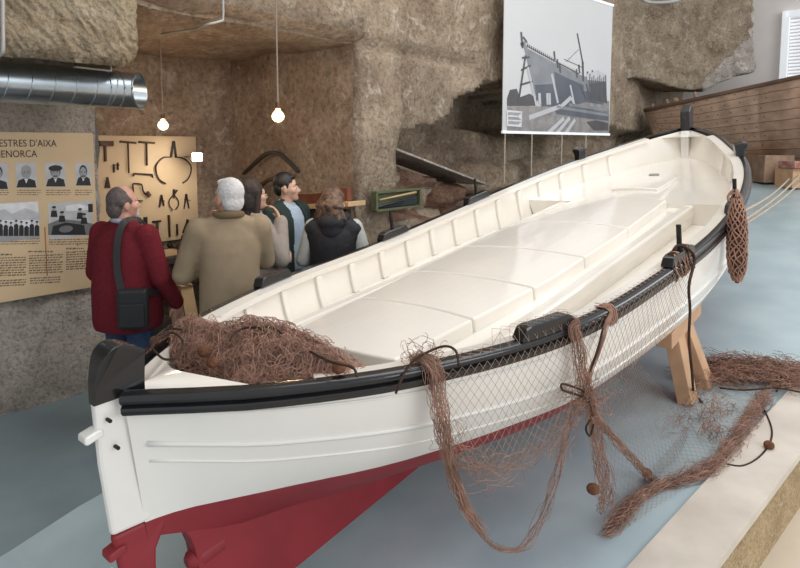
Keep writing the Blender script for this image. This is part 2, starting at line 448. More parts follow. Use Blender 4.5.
mb.hexa([A1 - VH * .55, A1 + VH * .04, B1 + VH * .04, B1 - VH * .55, A1 - VH * .55 + Z * .03, A1 + VH * .03 + Z * .03, B1 + VH * .03 + Z * .03, B1 - VH * .55 + Z * .03])
struct(mb.build('trim_ledge', ROCK_WHITE, bevel=.01))
# lintel face and rough ceiling over the alcove
LZ = 2.85
Q0 = RM(1.78, -3.9, 0); Q1 = K2 + VH * .1 + UH * .1
sheet('wall_lintel', (Q0.x, Q0.y), (Q1.x, Q1.y), LZ, 7.2, ROCK, res=.07, amp=.06, feat=lambda a, z, P: -.10 * max(0, 1 - (z - LZ) / .25) )
mb = MB(); rows = []
for i in range(40):
    row = []
    for j in range(36):
        s = lerp(1.3, 3.96, i / 39); p = lerp(-3.86, -6.3, j / 35)
        q = RM(s, p, LZ); edge = min(1, j / 4)
        row.append(q + Z * (.05 * fr(q, 1.6) * edge + .05 * (1 - edge) + (0.04 if j == 0 else 0)))
    rows.append(row)
mb.grid(rows); struct(mb.build('ceiling_alcove', ROCK_IN, smooth=True))
# chiselled block above the duct
mb = MB()
BLK = rock('chiselled_block', srgb(206, 188, 160), srgb(166, 148, 122), srgb(226, 212, 190), .5, scale=1.6, bump=.5)
nt = BLK.node_tree; bs = nt.nodes['Principled BSDF']
wv = nt.nodes.new('ShaderNodeTexWave'); wv.inputs['Scale'].default_value = 7; wv.inputs['Distortion'].default_value = 8; wv.inputs['Detail'].default_value = 3; wv.inputs['Detail Scale'].default_value = 1.5; wv.inputs['Detail Roughness'].default_value = .6
tcn = nt.nodes.new('ShaderNodeTexCoord'); mp = nt.nodes.new('ShaderNodeMapping'); mp.inputs['Rotation'].default_value = (R(25), R(38), R(-10))
nt.links.new(tcn.outputs['Object'], mp.inputs['Vector']); nt.links.new(mp.outputs['Vector'], wv.inputs['Vector'])
bp = [n for n in nt.nodes if n.type == 'BUMP'][0]; ad = [n for n in nt.nodes if n.type == 'MATH'][0]
a2 = nt.nodes.new('ShaderNodeMath'); a2.operation = 'MULTIPLY_ADD'; a2.inputs[1].default_value = .35
nt.links.new(wv.outputs['Fac'], a2.inputs[0]); nt.links.new(ad.outputs[0], a2.inputs[2]); nt.links.new(a2.outputs[0], bp.inputs['Height'])
bp.inputs['Strength'].default_value = .9
rows = []
prof = [(-5.2, 2.66), (-4.3, 2.64), (-4.22, 2.52), (-4.1, 2.45), (-3.93, 2.43), (-3.865, 2.475)] + [(-3.85, 2.50 + .016 * k) for k in range(1, 36)] + [(-3.85, 3.10 + .16 * k) for k in range(28)]
for i in range(190):
    s = lerp(-2.6, .2, i / 30) if i < 30 else lerp(.2, 1.87, (i - 30) / 159); row = []
    for (p, z) in prof:
        q = RM(s, p, z); e = max(0, (s - 1.77) / .10)
        al = (s - z) * .707; ac = (s + z) * .707
        n_ = .02 * fr(q, 3) + (.030 * (noise.noise(V((al * 5, ac * 26, 1))) + .5 * noise.noise(V((al * 9, ac * 48, 4)))) - .035 * max(0, noise.noise(V((al * 3, ac * 3, 9))) - .25) if p > -3.95 else 0)
        row.append(RM(s, p - .06 * e * e + n_, z + .018 * fr(q, 2.5) + (.05 * e * e if z < 2.6 else 0)))
    rows.append(row)
ids = mb.grid(rows)
last = ids[-1]; bk = [mb.vert(RM(1.87, -5.2, z)) for (p, z) in prof]
for j in range(len(prof) - 1): mb.face((last[j], last[j + 1], bk[j + 1], bk[j]))
struct(mb.build('beam_chiselled', BLK, smooth=True, auto=50))

# far plaster wall, hanging rock and shuttered window
fw = RM(13.95, 0, 0)
mb = MB(); mb.poly([RM(13.95, -4.4, 0), RM(13.95, 4, 0), RM(13.95, 4, 7.5), RM(13.95, -4.4, 7.5)])
struct(mb.build('wall_far', M['plaster']))
A = V((3.55, 10.35, 0)); Bp = V((6.66, 11.32, 0)); dd = (Bp - A); nB = V((dd.y, -dd.x, 0)).normalized()
mb = MB(); rows = []
NU, NV = 120, 130
for i in range(NU + 1):
    u = i / NU; row = []
    base = A + dd * u
    if u > .93: base = base - nB * (.5 * ((u - .93) / .07) ** 2)
    zb = lerp(2.98, 3.02, u) + (.10 * math.sin(u * 9))
    if u > .62: zb += -.06 + .25 * ((u - .62) / .38)
    for j in range(NV + 1):
        v = j / NV
        if v < .18:
            t = 1 - v / .18; z = zb + .12 * t; back = 1.6 * t
        else:
            z = lerp(zb, 7.3, (v - .18) / .82); back = 0
        q = base - nB * back + Z * z
        bul = .16 * math.exp(-((u - .84) / .14) ** 2 - ((z - 3.45) / .4) ** 2)
        row.append(q + nB * (.10 * fr(q, 1.5) + .04 * fr(q, 6, 3) + bul - .25 * max(0, min(1, (u - .62) / .05)) * max(0, min(1, (z - 3.9) / .3)) * (1 if u > .99 else .0)))
    rows.append(row)
ids = [[mb.vert(p) for p in r] for r in rows]
for i in range(NU):
    for j in range(NV):
        u = i / NU; z = rows[i][j].z; q = rows[i][j]
        mb.m = 1 if (u > .60 + .30 * max(0, min(1.1, (z - 3.0) / 1.0)) + .05 * fr(q, 2.5)) else 0
        mb.face((ids[i][j], ids[i + 1][j], ids[i + 1][j + 1], ids[i][j + 1]))
bk = [mb.vert(rows[NU][j] - nB * 2.2 + V((.2, .3, 0))) for j in range(NV + 1)]
mb.m = 1
for j in range(NV): mb.face((ids[NU][j], bk[j], bk[j + 1], ids[NU][j + 1]))
struct(mb.build('wall_overhang', [ROCK_PALE, ROCK_WHITE], smooth=True))
# window
w0 = ons(783, 12, 13.9); p0 = w0.dot(VH); zt = w0.z; zb = 2.4; p1 = p0 + 1.5
mb = MB()
def bar(pa, pb, za, zb_, s=13.88, dpt=.06): mb.box(RM(s, (pa + pb) / 2, (za + zb_) / 2), VH * (abs(pb - pa) / 2), UH * dpt, Z * (abs(zb_ - za) / 2))
bar(p0, p0 + .13, zb, zt); bar(p1 - .13, p1, zb, zt); bar(p0, p1, zt - .13, zt); bar(p0, p1, zb, zb + .13)
wf = struct(mb.build('window_1', M['winwhite'], bevel=.01))
mb = MB(); z = zb + .16
while z < zt - .16:
    mb.box(RM(13.9, (p0 + p1) / 2, z), VH * ((p1 - p0) / 2 - .14), UH * .02 + Z * .02, (Z * .004 - UH * .004)); z += .065
mb.build('window_shutter', M['winwhite'], wf)
# ------------------------------------------------------------------ the white boat
def rab(t):                                     # bottom edge of the planking
    K = [(0, -.50), (.05, -.66), (.12, -.79), (.25, -.90), (.5, -.955), (.75, -.93), (.88, -.86), (.95, -.74), (1, -.50)]
    for i in range(len(K) - 1):
        if t <= K[i + 1][0]:
            f = (t - K[i][0]) / (K[i + 1][0] - K[i][0]); return lerp(K[i][1], K[i + 1][1], f)
    return K[-1][1]
def shape(t):
    e = abs(2 * t - 1) ** 2.2
    return lerp(3.0, 1.35, e), lerp(.62, 1.10, e)
def hullp(t, q, side, off=0.0):
    b = hb(t); a, c = shape(t); h = hh(t); r = rab(t)
    hw = .035 + max(0, b - .035) * (1 - q ** a) ** c
    n = lerp(h, r, q)
    L = BL * t - .036 * (1 - t) ** 6 - .42 * t ** 10 * q ** 1.6
    return B(L, side * max(.01, hw + off), n)
NWT = [(0, -.447), (.04, -.475), (.1, -.500), (.15, -.505), (.2, -.505), (.3, -.575), (.5, -.66), (.75, -.60), (1, -.45)]
def nw(t):
    for i in range(len(NWT) - 1):
        if t <= NWT[i + 1][0]:
            f = (t - NWT[i][0]) / (NWT[i + 1][0] - NWT[i][0]); return lerp(NWT[i][1], NWT[i + 1][1], f)
    return NWT[-1][1]
def qw(t): return (hh(t) - nw(t)) / (hh(t) - rab(t))
boat = thing('rowing_boat', B(3, 0, -1.00), 'long white wooden boat with black rail and red bottom, nets draped over its side', 'boat')
NT = 72
TS = [(i / NT) for i in range(NT + 1)]
TS = [0, .006, .014, .024] + TS[3:-3] + [.972, .984, .993, 1]
for nm, m, qa, qb, nq in (('hull', M['white'], lambda t: 0, qw, 16), ('hull_bottom', M['red'], qw, lambda t: 1, 12)):
    mb = MB()
    for sd in (1, -1):
        mb.grid([[hullp(t, lerp(qa(t), qb(t), j / nq), sd) for j in range(nq + 1)] for t in TS])
    o = mb.build(nm, m, boat, smooth=True)
    if nm == 'hull_bottom': o['label'] = 'red painted hull bottom'
# strake mouldings on the topsides
for q in (.125, .33, .45):
    mb = MB()
    for sd in (1, -1):
        mb.tube([hullp(t, q, sd, .001) for t in TS[1:-2]], .010 if q == .33 else .005, 6)
    mb.build('strake_moulding', M['white'], boat, smooth=True)
# sweep along the gunwale
def gun(t):
    d = .002; t0, t1 = max(0, t - d), min(1, t + d)
    tx = BL * (t1 - t0); ty = hb(t1) - hb(t0); l = math.hypot(tx, ty)
    return BL * t - .036 * (1 - t) ** 6, hb(t), hh(t), -ty / l, tx / l        # outward normal in plan (L, w)
def sweep(mb, prof, ts, sides=(1, -1), closed=True):
    for sd in sides:
        rows = []
        for t in ts:
            L, w_, n_, nx, ny = gun(t)
            rows.append([B(L + nx * o_, sd * max(.0, w_ + ny * o_), n_ + d_) for (o_, d_) in prof])
        ids = mb.grid(rows, closev=closed)
        if closed: mb.face(ids[0][::-1]); mb.face(ids[-1])
RAIL = [(-.020, .008), (.016, .010), (.028, .003), (.031, -.010), (.026, -.020), (.019, -.026), (.030, -.031), (.033, -.044), (.026, -.056), (.0, -.060), (-.018, -.02)]
mb = MB(); sweep(mb, RAIL, TS); rail = mb.build('gunwale_rail', M['black'], boat, smooth=True, auto=50); rail['label'] = 'glossy black rail'
mb = MB(); sweep(mb, [(-.019, .004), (-.019, -.03), (-.085, -.034), (-.088, -.004)], TS[6:-5]); mb.build('inwale', M['cream'], boat)
# inner lining
mb = MB()
SOLE = -.37
def inq(t, n): return max(.02, min(.93, (hh(t) - n) / (hh(t) - rab(t))))
for sd in (1, -1):
    mb.grid([[hullp(t, lerp(.02, inq(t, SOLE + .12 * max(0, (t - .7) / .3) - .06), j / 14), sd, -.055) for j in range(15)] for t in TS[2:-1]])
mb.build('inner_lining', M['cream'], boat, smooth=True)
def inner_w(L, n):
    t = L / BL; q = inq(t, n); a, c = shape(t)
    return .035 + max(0, hb(t) - .035) * (1 - q ** a) ** c - .05
mb = MB()
mb.grid([[B(L, w_ * inner_w(L, SOLE + .1 * max(0, (L - 4.2) / 1.5)), SOLE + .1 * max(0, (L - 4.2) / 1.5)) for w_ in (-1, -.5, 0, .5, 1)] for L in [.35 + .1 * k for k in range(53)]])
mb.build('sole', M['cream'], boat)
# ribs
k = 0
L = .62
while L < 5.5:
    for sd in (1, -1):
        t = L / BL; pts = []
        for j in range(9):
            q = lerp(.05, inq(t, SOLE), j / 8)
            pts.append((hullp(t - .0045, q, sd, -.045), hullp(t + .0045, q, sd, -.045), hullp(t + .0045, q, sd, -.078), hullp(t - .0045, q, sd, -.078)))
        mb = MB(); ids = mb.grid([list(p) for p in pts], closev=True); mb.face(ids[0][::-1]); mb.face(ids[-1])
        mb.build('frame_rib', M['cream'], boat, bevel=.008)
    L += .305
# posts
def flat(name, m, pts, w0, w1, parent=boat, bevel=.012, taper=False):
    mb = MB(); mb.extrude([B(L, w0, n) for L, n in pts], VV * (w1 - w0))
    if taper:
        mb.v = [(lambda q: B(q[0] + .012, q[1] * max(.3, min(1, (q[0] + .16) / .09)), q[2]))(boatco(p)) for p in mb.v]
    return mb.build(name, m, parent, bevel=bevel)
flat('sternpost', M['white'], [(-.121, .01), (-.139, -.2), (-.145, -.447), (-.03, -.447), (.02, -.3), (.03, .01)], -.045, .045, taper=True)
o = flat('sternpost_foot', M['red'], [(-.145, -.448), (-.140, -.60), (-.128, -1.00), (-.01, -1.00), (-.03, -.8), (-.040, -.61), (-.029, -.55), (.02, -.48), (.02, -.448)], -.046, .046, taper=True); o['label'] = 'red lower sternpost'
ph_ = [V((a, b, 0)) for a, b in [(-.124, -.012), (-.110, .06), (-.088, .118), (-.066, .143), (-.043, .156), (-.009, .152), (.042, .118), (.044, .10), (.03, .03), (.024, -.012)]]
o = flat('post_head', M['black'], [(q.x, q.y) for q in smooth_path(ph_, 40)], -.052, .052, bevel=.014, taper=True); o['label'] = 'black sternpost head'
dw = [(.06, -.50), (.085, -.565), (.10, -.60), (.109, -.645), (.112, -.75), (.10, -.9), (.02, -.93), (-.03, -.95), (-.03, -1.00), (5.0, -1.00), (5.35, -.96), (5.6, -.85), (5.5, -.8)]
for k in range(26): dw.append((lerp(5.4, .35, k / 25), rab(lerp(5.4, .35, k / 25) / BL) + .03))
o = flat('keel', M['red'], dw, -.035, .035, bevel=.006); o['label'] = 'red keel and deadwood'
st = [(6.02, .215), (6.03, -.1), (5.93, -.45), (5.72, -.74), (5.45, -.95), (5.3, -.94), (5.5, -.72), (5.72, -.42), (5.85, -.1), (5.87, .2)]
flat('stem', M['white'], st, -.04, .04)
o = flat('post_head', M['black'], [(5.90, .20), (5.91, .40), (5.95, .445), (6.03, .46), (6.075, .455), (6.05, .30), (6.05, .19)], -.046, .046); o['label'] = 'black stem head'
mb = MB(); mb.tube([B(.085, 0, -.70), B(.10, 0, -.70), B(.14, 0, -.70), B(.22, 0, -.70)], [.018, .032, .042, .04], 12); o = mb.build('shaft_bearing', M['red'], boat, smooth=True, auto=40)
for n0, m, l in ((-.10, M['white'], 'white lug'), (-.50, M['red'], 'red lug')):
    mb = MB()
    for i in range(1):
        pts = [(-.160, n0 - .012), (-.156, n0 + .008), (-.118, n0 + .014), (-.100, n0 + .012), (-.100, n0 - .012), (-.118, n0 - .014), (-.152, n0 - .020)]
        mb.extrude([B(a, -.03, b) for a, b in pts], VV * .058)
    o = mb.build('rudder_lug', m, boat, bevel=.006); o['label'] = l
for (x, y) in ((110, 421), (118, 448), (351, 434)):
    q = onw(x, y, .05 if x < 200 else .72); Lq, wq, nq = boatco(q)
    if x > 200:
        wq = hullp(Lq / BL, (hh(Lq / BL) - nq) / (hh(Lq / BL) - rab(Lq / BL)), 1); wq = boatco(wq)[1] + .002
    mb = MB(); mb.tube([B(Lq, wq - .02, nq), B(Lq, wq + .004, nq)], .006, 8); mb.build('bolt', M['iron'], boat)
# decks, hatch, benches
mb = MB()
rows = []
for i in range(12):
    f = i / 11
    row = []
    for j in range(11):
        w_ = lerp(-1, 1, j / 10); L = f * (.27 - .10 * (1 - w_ * w_) + (.03 * w_))
        L = max(L, .0); row.append(B(L + .01, w_ * max(0.02, hb(max(L, .001) / BL) - .07), hh(L / BL) - .03 + .03 * (1 - w_ * w_)))
    rows.append(row)
ids = mb.grid(rows); lo = [mb.vert(V(p) - NN * .05) for p in rows[-1]]
for j in range(10): mb.face((ids[-1][j], ids[-1][j + 1], lo[j + 1], lo[j]))
mb.build('stern_deck', M['cream'], boat, smooth=True, auto=40)
def fd_n(L): return -.20 + .05 * (L - 4.2) + .05 * max(0, L - 5.0)
mb = MB(); mb.grid([[B(L, w_ * max(.015, inner_w(L, fd_n(L)) + .012), fd_n(L)) for w_ in (-1, -.6, -.2, .2, .6, 1)] for L in [4.12 + .06 * k for k in range(30)]])
ids_ = [mb.vert(B(4.12, w_ * inner_w(4.12, fd_n(4.12)), fd_n(4.12) + dz)) for w_, dz in ((-1, 0), (1, 0), (.9, -.28), (-.9, -.28))]; mb.face(ids_)
mb.build('fore_deck', M['cream'], boat)
mb = MB(); mb.grid([[B(L, w_ * max(.01, hb(L / BL) - .05), hh(L / BL) - .035) for w_ in (-1, 0, 1)] for L in (5.78, 5.86, 5.97)])
mb.build('breasthook', M['cream'], boat)
def hatch_n(L): return -.205 + .035 * max(0, (L - 2.0) / 2.1)
def hatch_w(L): return .335 + .085 * min(1, max(0, (L - .9) / 1.2)) - .05 * max(0, (L - 3.0) / 1.1)
def cover(L0, L1, wf, nf, hgt, front=0.0, name='hatch_cover', camber=.022, m=None):
    mb = MB(); rows = []
    nl = 8
    for i in range(nl + 1):
        f = i / nl; row = []
        for j in range(13):
            u = lerp(-1, 1, j / 12); L = lerp(L0 - front * (1 - u * u), L1, f)
            row.append(B(L, u * wf(L), nf(L) + camber * (1 - u * u)))
        rows.append(row)
    top = mb.grid(rows)
    lows = [[V(p) - NN * hgt for p in r] for r in rows]
    peri = [(0, j) for j in range(13)] + [(i, 12) for i in range(1, nl + 1)] + [(nl, j) for j in range(11, -1, -1)] + [(i, 0) for i in range(nl - 1, 0, -1)]
    lo = [mb.vert(lows[i][j]) for i, j in peri]; up = [mb.vert(rows[i][j]) for i, j in peri]
    for k in range(len(peri)): mb.face((up[k], up[(k + 1) % len(peri)], lo[(k + 1) % len(peri)], lo[k]))
    bm_fix = mb.build(name, m or M['cream'], boat)
    bm = bmesh.new(); bm.from_mesh(bm_fix.data); bmesh.ops.remove_doubles(bm, verts=bm.verts, dist=.0005); bmesh.ops.recalc_face_normals(bm, faces=bm.faces); bm.to_mesh(bm_fix.data); bm.free()
    md = bm_fix.modifiers.new('bevel', 'BEVEL'); md.width = .012; md.segments = 3; md.limit_method = 'ANGLE'; md.angle_limit = R(45)
    return bm_fix
Ls = [.90, 1.40, 1.90, 2.48, 3.18, 4.1]
for i in range(5): cover(Ls[i] + .005, Ls[i + 1] - .005, hatch_w, hatch_n, .085, front=.05 if i == 0 else 0) if i else cover(Ls[0], Ls[1] - .003, hatch_w, hatch_n, .12, front=.06)
cover(4.15, 5.2, lambda L: .30 - .12 * (L - 4.15), lambda L: -.178 + .03 * (L - 4.15), .16, name='fore_hatch', camber=.012)
cover(4.42, 4.95, lambda L: .2, lambda L: -.150 + .03 * (L - 4.15), .05, name='fore_hatch', camber=.01)
mb = MB(); q = onn(654, 174, -.112); Lq, wq, nq = boatco(q)
mb.tube([B(Lq, wq, -.16), B(Lq, wq, -.112)], .045, 18); mb.build('deck_plate', M['pipe'], boat)
def side_n(L): return hatch_n(L) - .065
for sd in (1, -1):
    mb = MB(); rows = []
    Le = 4.2
    for k in range(40):
        L = lerp(.96, Le, k / 39); wi = hatch_w(L) - .06; wo = min(.56, inner_w(L, side_n(L)) - .02); wo = max(wo, wi + .02); n_ = side_n(L)
        rows.append([B(L, sd * wi, n_), B(L, sd * (wo - .075), n_ - .006), B(L, sd * (wo - .07), n_ + .02), B(L, sd * (wo - .012), n_ + .022), B(L, sd * wo, n_ + .01), B(L, sd * wo, n_ - .05), B(L, sd * (wo - .03), n_ - .2)])
    ids = mb.grid(rows); mb.face(ids[0]); mb.face(ids[-1])
    mb.build('side_bench', M['cream'], boat, smooth=False, bevel=.008)
# rail pads, pins and fairleads
def gp(t, sd, o_, d_):
    L, w_, n_, nx, ny = gun(t); return B(L + nx * o_, sd * (w_ + ny * o_), n_ + d_)
for i, (Lc, hl) in enumerate(((1.21, .135), (2.37, .155), (3.47, .16))):
    for sd in (1, -1):
        mb = MB(); rows = []
        for k in range(13):
            f = k / 12; t = (Lc + lerp(-hl, hl, f)) / BL; hgt = .062 * min(1, min(f, 1 - f) / .13 + .25)
            rows.append([gp(t, sd, -.036, .008), gp(t, sd, .028, .008), gp(t, sd, .026, hgt), gp(t, sd, -.033, hgt)])
        ids = mb.grid(rows, closev=True); mb.face(ids[0][::-1]); mb.face(ids[-1])
        pd = mb.build('oar_pad', M['black'], boat, bevel=.008)
        if i > 0:
            mb = MB(); a = gp(Lc / BL, sd, 0, .05); mb.tube([a, a + NN * .14], .0125, 10); mb.build('thole_pin', M['iron'], pd)
for sd in (1, -1):
    Lc = 4.93; t = Lc / BL
    mb = MB()
    prof = [(-.03, -.01), (.032, -.01), (.035, .04), (.065, .105), (.02, .112), (-.045, .10)]
    pts = [gp(t - .008, sd, a, b) for a, b in prof]; d = gp(t + .008, sd, 0, 0) - gp(t - .008, sd, 0, 0)
    mb.extrude(pts, d * .9); mb.build('fairlead', M['black'], boat, bevel=.01)
# ------------------------------------------------------------------ nets, ropes and floats
def hang(x, y, off=.05):
    w_ = .95
    for _ in range(6):
        L = boatco(onw(x, y, w_))[0]; w_ = hb(max(0, min(1, L / BL))) + off
    return onw(x, y, w_)
rs = random.Random(11)
def bundle(mb, path, n, spread, r=.0022, seg=40, wob=.5, k=3, lo=0.0, hi=1.0):
    base = smooth_path(path, seg)
    for q in range(n):
        ang = rs.uniform(0, 6.283); rad = math.sqrt(rs.random()); sx, sy = rad * math.cos(ang), rad * math.sin(ang)
        ph = V((rs.uniform(0, 90), rs.uniform(0, 90), rs.uniform(0, 90)))
        a0 = int(rs.uniform(lo, .12) * seg) if n > 8 else 0; a1 = int(rs.uniform(.86, hi) * seg) if n > 8 else seg
        pts = []
        for i in range(a0, a1):
            t = (base[min(i + 1, seg - 1)] - base[max(i - 1, 0)]).normalized()
            u = t.cross(V((.35, .8, .1))).normalized(); v = t.cross(u)
            sp = spread(i / (seg - 1))
            nz = noise.noise_vector(base[i] * 14 + ph) * sp * wob
            pts.append(base[i] + u * sx * sp + v * sy * sp + nz)
        if len(pts) > 2: mb.tube(pts, r, k, cap=False)
def net(mb, P, nu, nv, r=.0009):
    def pt(i, j): return P((i + .5 * (j % 2)) / (nu + .5), j / nv)
    for j in range(nv):
        for i in range(nu + 1):
            a = pt(i, j)
            nb = (i, i - 1) if j % 2 == 0 else (i, i + 1)
            for q in nb:
                if 0 <= q <= nu: mb.tube([a, pt(q, j + 1)], r, 3, cap=False)
def poly_at(pts, u):
    m = len(pts) - 1; t = u * m; k = min(int(t), m - 1); return pts[k].lerp(pts[k + 1], t - k)
def ball(name, c, r, m, parent, sq=.85):
    mb = MB(); mb.ell(c, (r, r, r * sq), nu=16, nv=10)
    return mb.build(name, m, parent, smooth=True)

# heap of net in the stern
OUT = [(156, 356), (168, 336), (182, 322), (205, 325), (232, 336), (262, 331), (300, 335), (332, 352), (360, 374), (356, 390), (290, 396), (240, 395), (205, 370), (176, 361)]
OB = [boatco(onn(x, y, -.10))[:2] for x, y in OUT]
cxm = sum(p[0] for p in OB) / len(OB); cym = sum(p[1] for p in OB) / len(OB)
def edge_d(L, w_):
    d = 9
    for i in range(len(OB)):
        x1, y1 = OB[i]; x2, y2 = OB[(i + 1) % len(OB)]
        t = max(0, min(1, ((L - x1) * (x2 - x1) + (w_ - y1) * (y2 - y1)) / ((x2 - x1) ** 2 + (y2 - y1) ** 2)))
        d = min(d, math.hypot(L - x1 - t * (x2 - x1), w_ - y1 - t * (y2 - y1)))
    return d
def mound(L, w_):
    d = edge_d(L, w_) if inpoly(L, w_, OB) else 0
    return -.105 + .085 * min(1, d / .16) ** .7 + .035 * noise.noise(V((L * 6, w_ * 6, 2))) * min(1, d / .05)
heap = thing('fishing_net', B(cxm, cym, -.3), 'tangled brown fishing net heaped inside the stern of the white boat', 'fishing net')
mb = MB(); Ls_ = [p[0] for p in OB]; ws_ = [p[1] for p in OB]
NG = 46; ids = {}
for i in range(NG):
    for j in range(NG):
        L = lerp(min(Ls_), max(Ls_), i / (NG - 1)); w_ = lerp(min(ws_), max(ws_), j / (NG - 1))
        if inpoly(L, w_, OB) and abs(w_) < hb(L / BL) - .025: ids[i, j] = mb.vert(B(L, w_, mound(L, w_) - .008 - (.10 if edge_d(L, w_) < .03 else 0)))
for i in range(NG - 1):
    for j in range(NG - 1):
        f = [(i, j), (i + 1, j), (i + 1, j + 1), (i, j + 1)]
        if all(q in ids for q in f): mb.face([ids[q] for q in f])
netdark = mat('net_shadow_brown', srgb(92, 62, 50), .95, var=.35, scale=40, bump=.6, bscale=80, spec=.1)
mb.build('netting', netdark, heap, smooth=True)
mb = MB(); cnt = 0
while cnt < 3200:
    L = rs.uniform(min(Ls_), max(Ls_)); w_ = rs.uniform(min(ws_), max(ws_))
    if not inpoly(L, w_, OB) or abs(w_) > hb(L / BL) - .03: continue
    cnt += 1; a = rs.uniform(0, 6.28); da = rs.uniform(-.5, .5); pts = []; hz = rs.uniform(0, .02) if rs.random() < .9 else .045
    for k in range(rs.randint(8, 18)):
        pts.append(B(L, w_, mound(L, w_) + hz * (.4 + .6 * math.sin(k * .7 + a)) + .004))
        a += da + rs.uniform(-.5, .5); L += .016 * math.cos(a); w_ += .016 * math.sin(a)
        if not inpoly(L, w_, OB) and k > 3: break
    if len(pts) > 3: mb.tube(pts, rs.uniform(.0010, .0018), 3, cap=False)
mb.build('netting', M['net'], heap)
for px in ([(150, 352), (158, 340), (172, 333), (183, 342), (178, 356), (165, 360), (155, 352)], [(160, 357), (152, 345), (165, 330), (182, 330)],
           [(230, 341), (240, 330), (258, 328), (270, 336)], [(255, 332), (270, 327), (282, 334)], [(310, 352), (330, 362), (352, 368), (357, 377)]):
    mb = MB(); mb.tube(smooth_path([B(*boatco(onn(x, y, .01))[:2], .012) for x, y in px], 30), .0045, 5)
    r_ = mb.build('rope', M['darkrope'], heap, smooth=True); r_['label'] = 'dark float rope'
for x, y, r in ((156, 342, .024), (205, 352, .028), (339, 369, .024), (213, 364, .022)):
    q = boatco(onn(x, y, -.03)); ball('float', B(q[0], q[1], -.025), r, M['cork'], heap)

# net draped over the side
drape = thing('fishing_net', onramp(600, 500), 'brown fishing net draped over the black rail, hanging down to the blue floor', 'fishing net')
mb = MB()
pA = [gp(.118, 1, -.10, -.03), gp(.121, 1, -.02, .02)] + [hang(x, y) for x, y in ((434, 372), (437, 392), (442, 425), (449, 462), (459, 492), (471, 517), (488, 541), (506, 550), (524, 545), (540, 521), (553, 483), (563, 448), (573, 415), (581, 388))]
bundle(mb, pA[:9], 46, lambda f: .012 + .024 * math.sin(min(1, f * 1.5) * math.pi * .8) * (1 - f * .6), seg=60, r=.0010, wob=1.0)
bundle(mb, pA, 15, lambda f: .009 + .010 * math.sin(f * math.pi * 2) ** 2, seg=90, r=.0010, wob=1.0)
bundle(mb, [pA[5], hang(470, 460), hang(500, 470), hang(535, 455), hang(560, 432), hang(578, 400)], 12, lambda f: .04, seg=40, r=.0010, wob=1.4)
bundle(mb, [pA[4], hang(452, 440), hang(470, 475), hang(490, 478), hang(520, 462)], 9, lambda f: .045, seg=34, r=.0010, wob=1.6)
mb.build('gathered_netting', M['net'], drape)
def tuft(c, n, rad, r=.0011):
    mbx = MB()
    for _ in range(n):
        p = V(c) + V((rs.gauss(0, rad), rs.gauss(0, rad), rs.gauss(0, rad * .5))); pts = []
        d = V((rs.gauss(0, 1), rs.gauss(0, 1), rs.gauss(0, .6))).normalized()
        for k in range(10): pts.append(p.copy()); d = (d + V((rs.gauss(0, .5), rs.gauss(0, .5), rs.gauss(0, .4)))).normalized(); p += d * .012
        mbx.tube(pts, r, 3, cap=False)
    return mbx
mbt = tuft(gp(.124, 1, -.04, .01), 70, .028); mbt.build('gathered_netting', M['net'], drape)
mb = MB()
pB = [gp(.222, 1, -.05, .03), gp(.224, 1, .02, .022)] + [hang(x, y) for x, y in ((573, 330), (578, 350), (582, 375), (586, 398))]
bundle(mb, pB, 46, lambda f: .013 + .018 * f, seg=40, r=.0010, wob=.8)
pB1 = [hang(584, 385), hang(590, 405), hang(595, 430), hang(601, 462), hang(606, 492), onramp(603, 512, .02)]
bundle(mb, pB1, 40, lambda f: .014 + .026 * f, seg=44, r=.0010, wob=.9)
pB2 = [hang(586, 392), hang(597, 418), hang(616, 441), hang(634, 461), onramp(650, 478, .03), onramp(668, 486, .02)]
bundle(mb, pB2, 34, lambda f: .016 + .006 * f, seg=44, r=.0010, wob=.9)
bundle(mb, [hang(584, 396), hang(573, 410), hang(566, 432), hang(556, 460)], 12, lambda f: .02 + .03 * f, seg=24, r=.0010, wob=1.2)
mb.build('gathered_netting', M['net'], drape)
mbt = tuft(hang(586, 395), 120, .03); mbt.build('gathered_netting', M['net'], drape)
mb = MB()
pt_ = [gp(.262, 1, -.04, .012), gp(.262, 1, .03, .0)] + [hang(x, y, .04) for x, y in ((606, 325), (601, 345), (592, 368), (586, 388))]
bundle(mb, pt_, 14, lambda f: .010, seg=30, r=.002)
for k in range(4):
    t = .260 + .0025 * k; mb.tube([gp(t, 1, o_, d_) for o_, d_ in ((-.03, .0), (-.022, .014), (.016, .016), (.034, .0), (.037, -.04), (.03, -.062))], .004, 4)
mb.build('tie_rope', M['net'], drape)
mb = MB(); mb.tube(smooth_path([hang(x, y, .07) for x, y in ((587, 393), (574, 387), (562, 384), (563, 390), (575, 394), (586, 398))], 26), .0045, 5)
mb.build('rope', M['darkrope'], drape, smooth=True)['label'] = 'dark cord loop'
mb = MB(); mb.tube(smooth_path([hang(x, y, .08) for x, y in ((588, 398), (592, 415), (586, 428), (590, 436), (594, 424))], 22), .0045, 5)
mb.build('rope', M['darkrope'], drape, smooth=True)['label'] = 'dark cord loop'
mb = MB(); mb.tube(smooth_path([hang(x, y, .045) for x, y in ((590, 372), (597, 352), (603, 328))], 14), .004, 5)
mb.build('rope', M['darkrope'], drape, smooth=True)['label'] = 'dark cord loop'
mb = MB(); mb.tube(smooth_path([B(*boatco(onn(x, y, -.03))[:2], n_) for x, y, n_ in ((393, 370, -.11), (410, 358, -.05), (440, 350, -.02), (455, 350, -.03), (458, 357, -.06))], 24), .0045, 5)
mb.build('rope', M['darkrope'], drape, smooth=True)['label'] = 'dark cord loop'
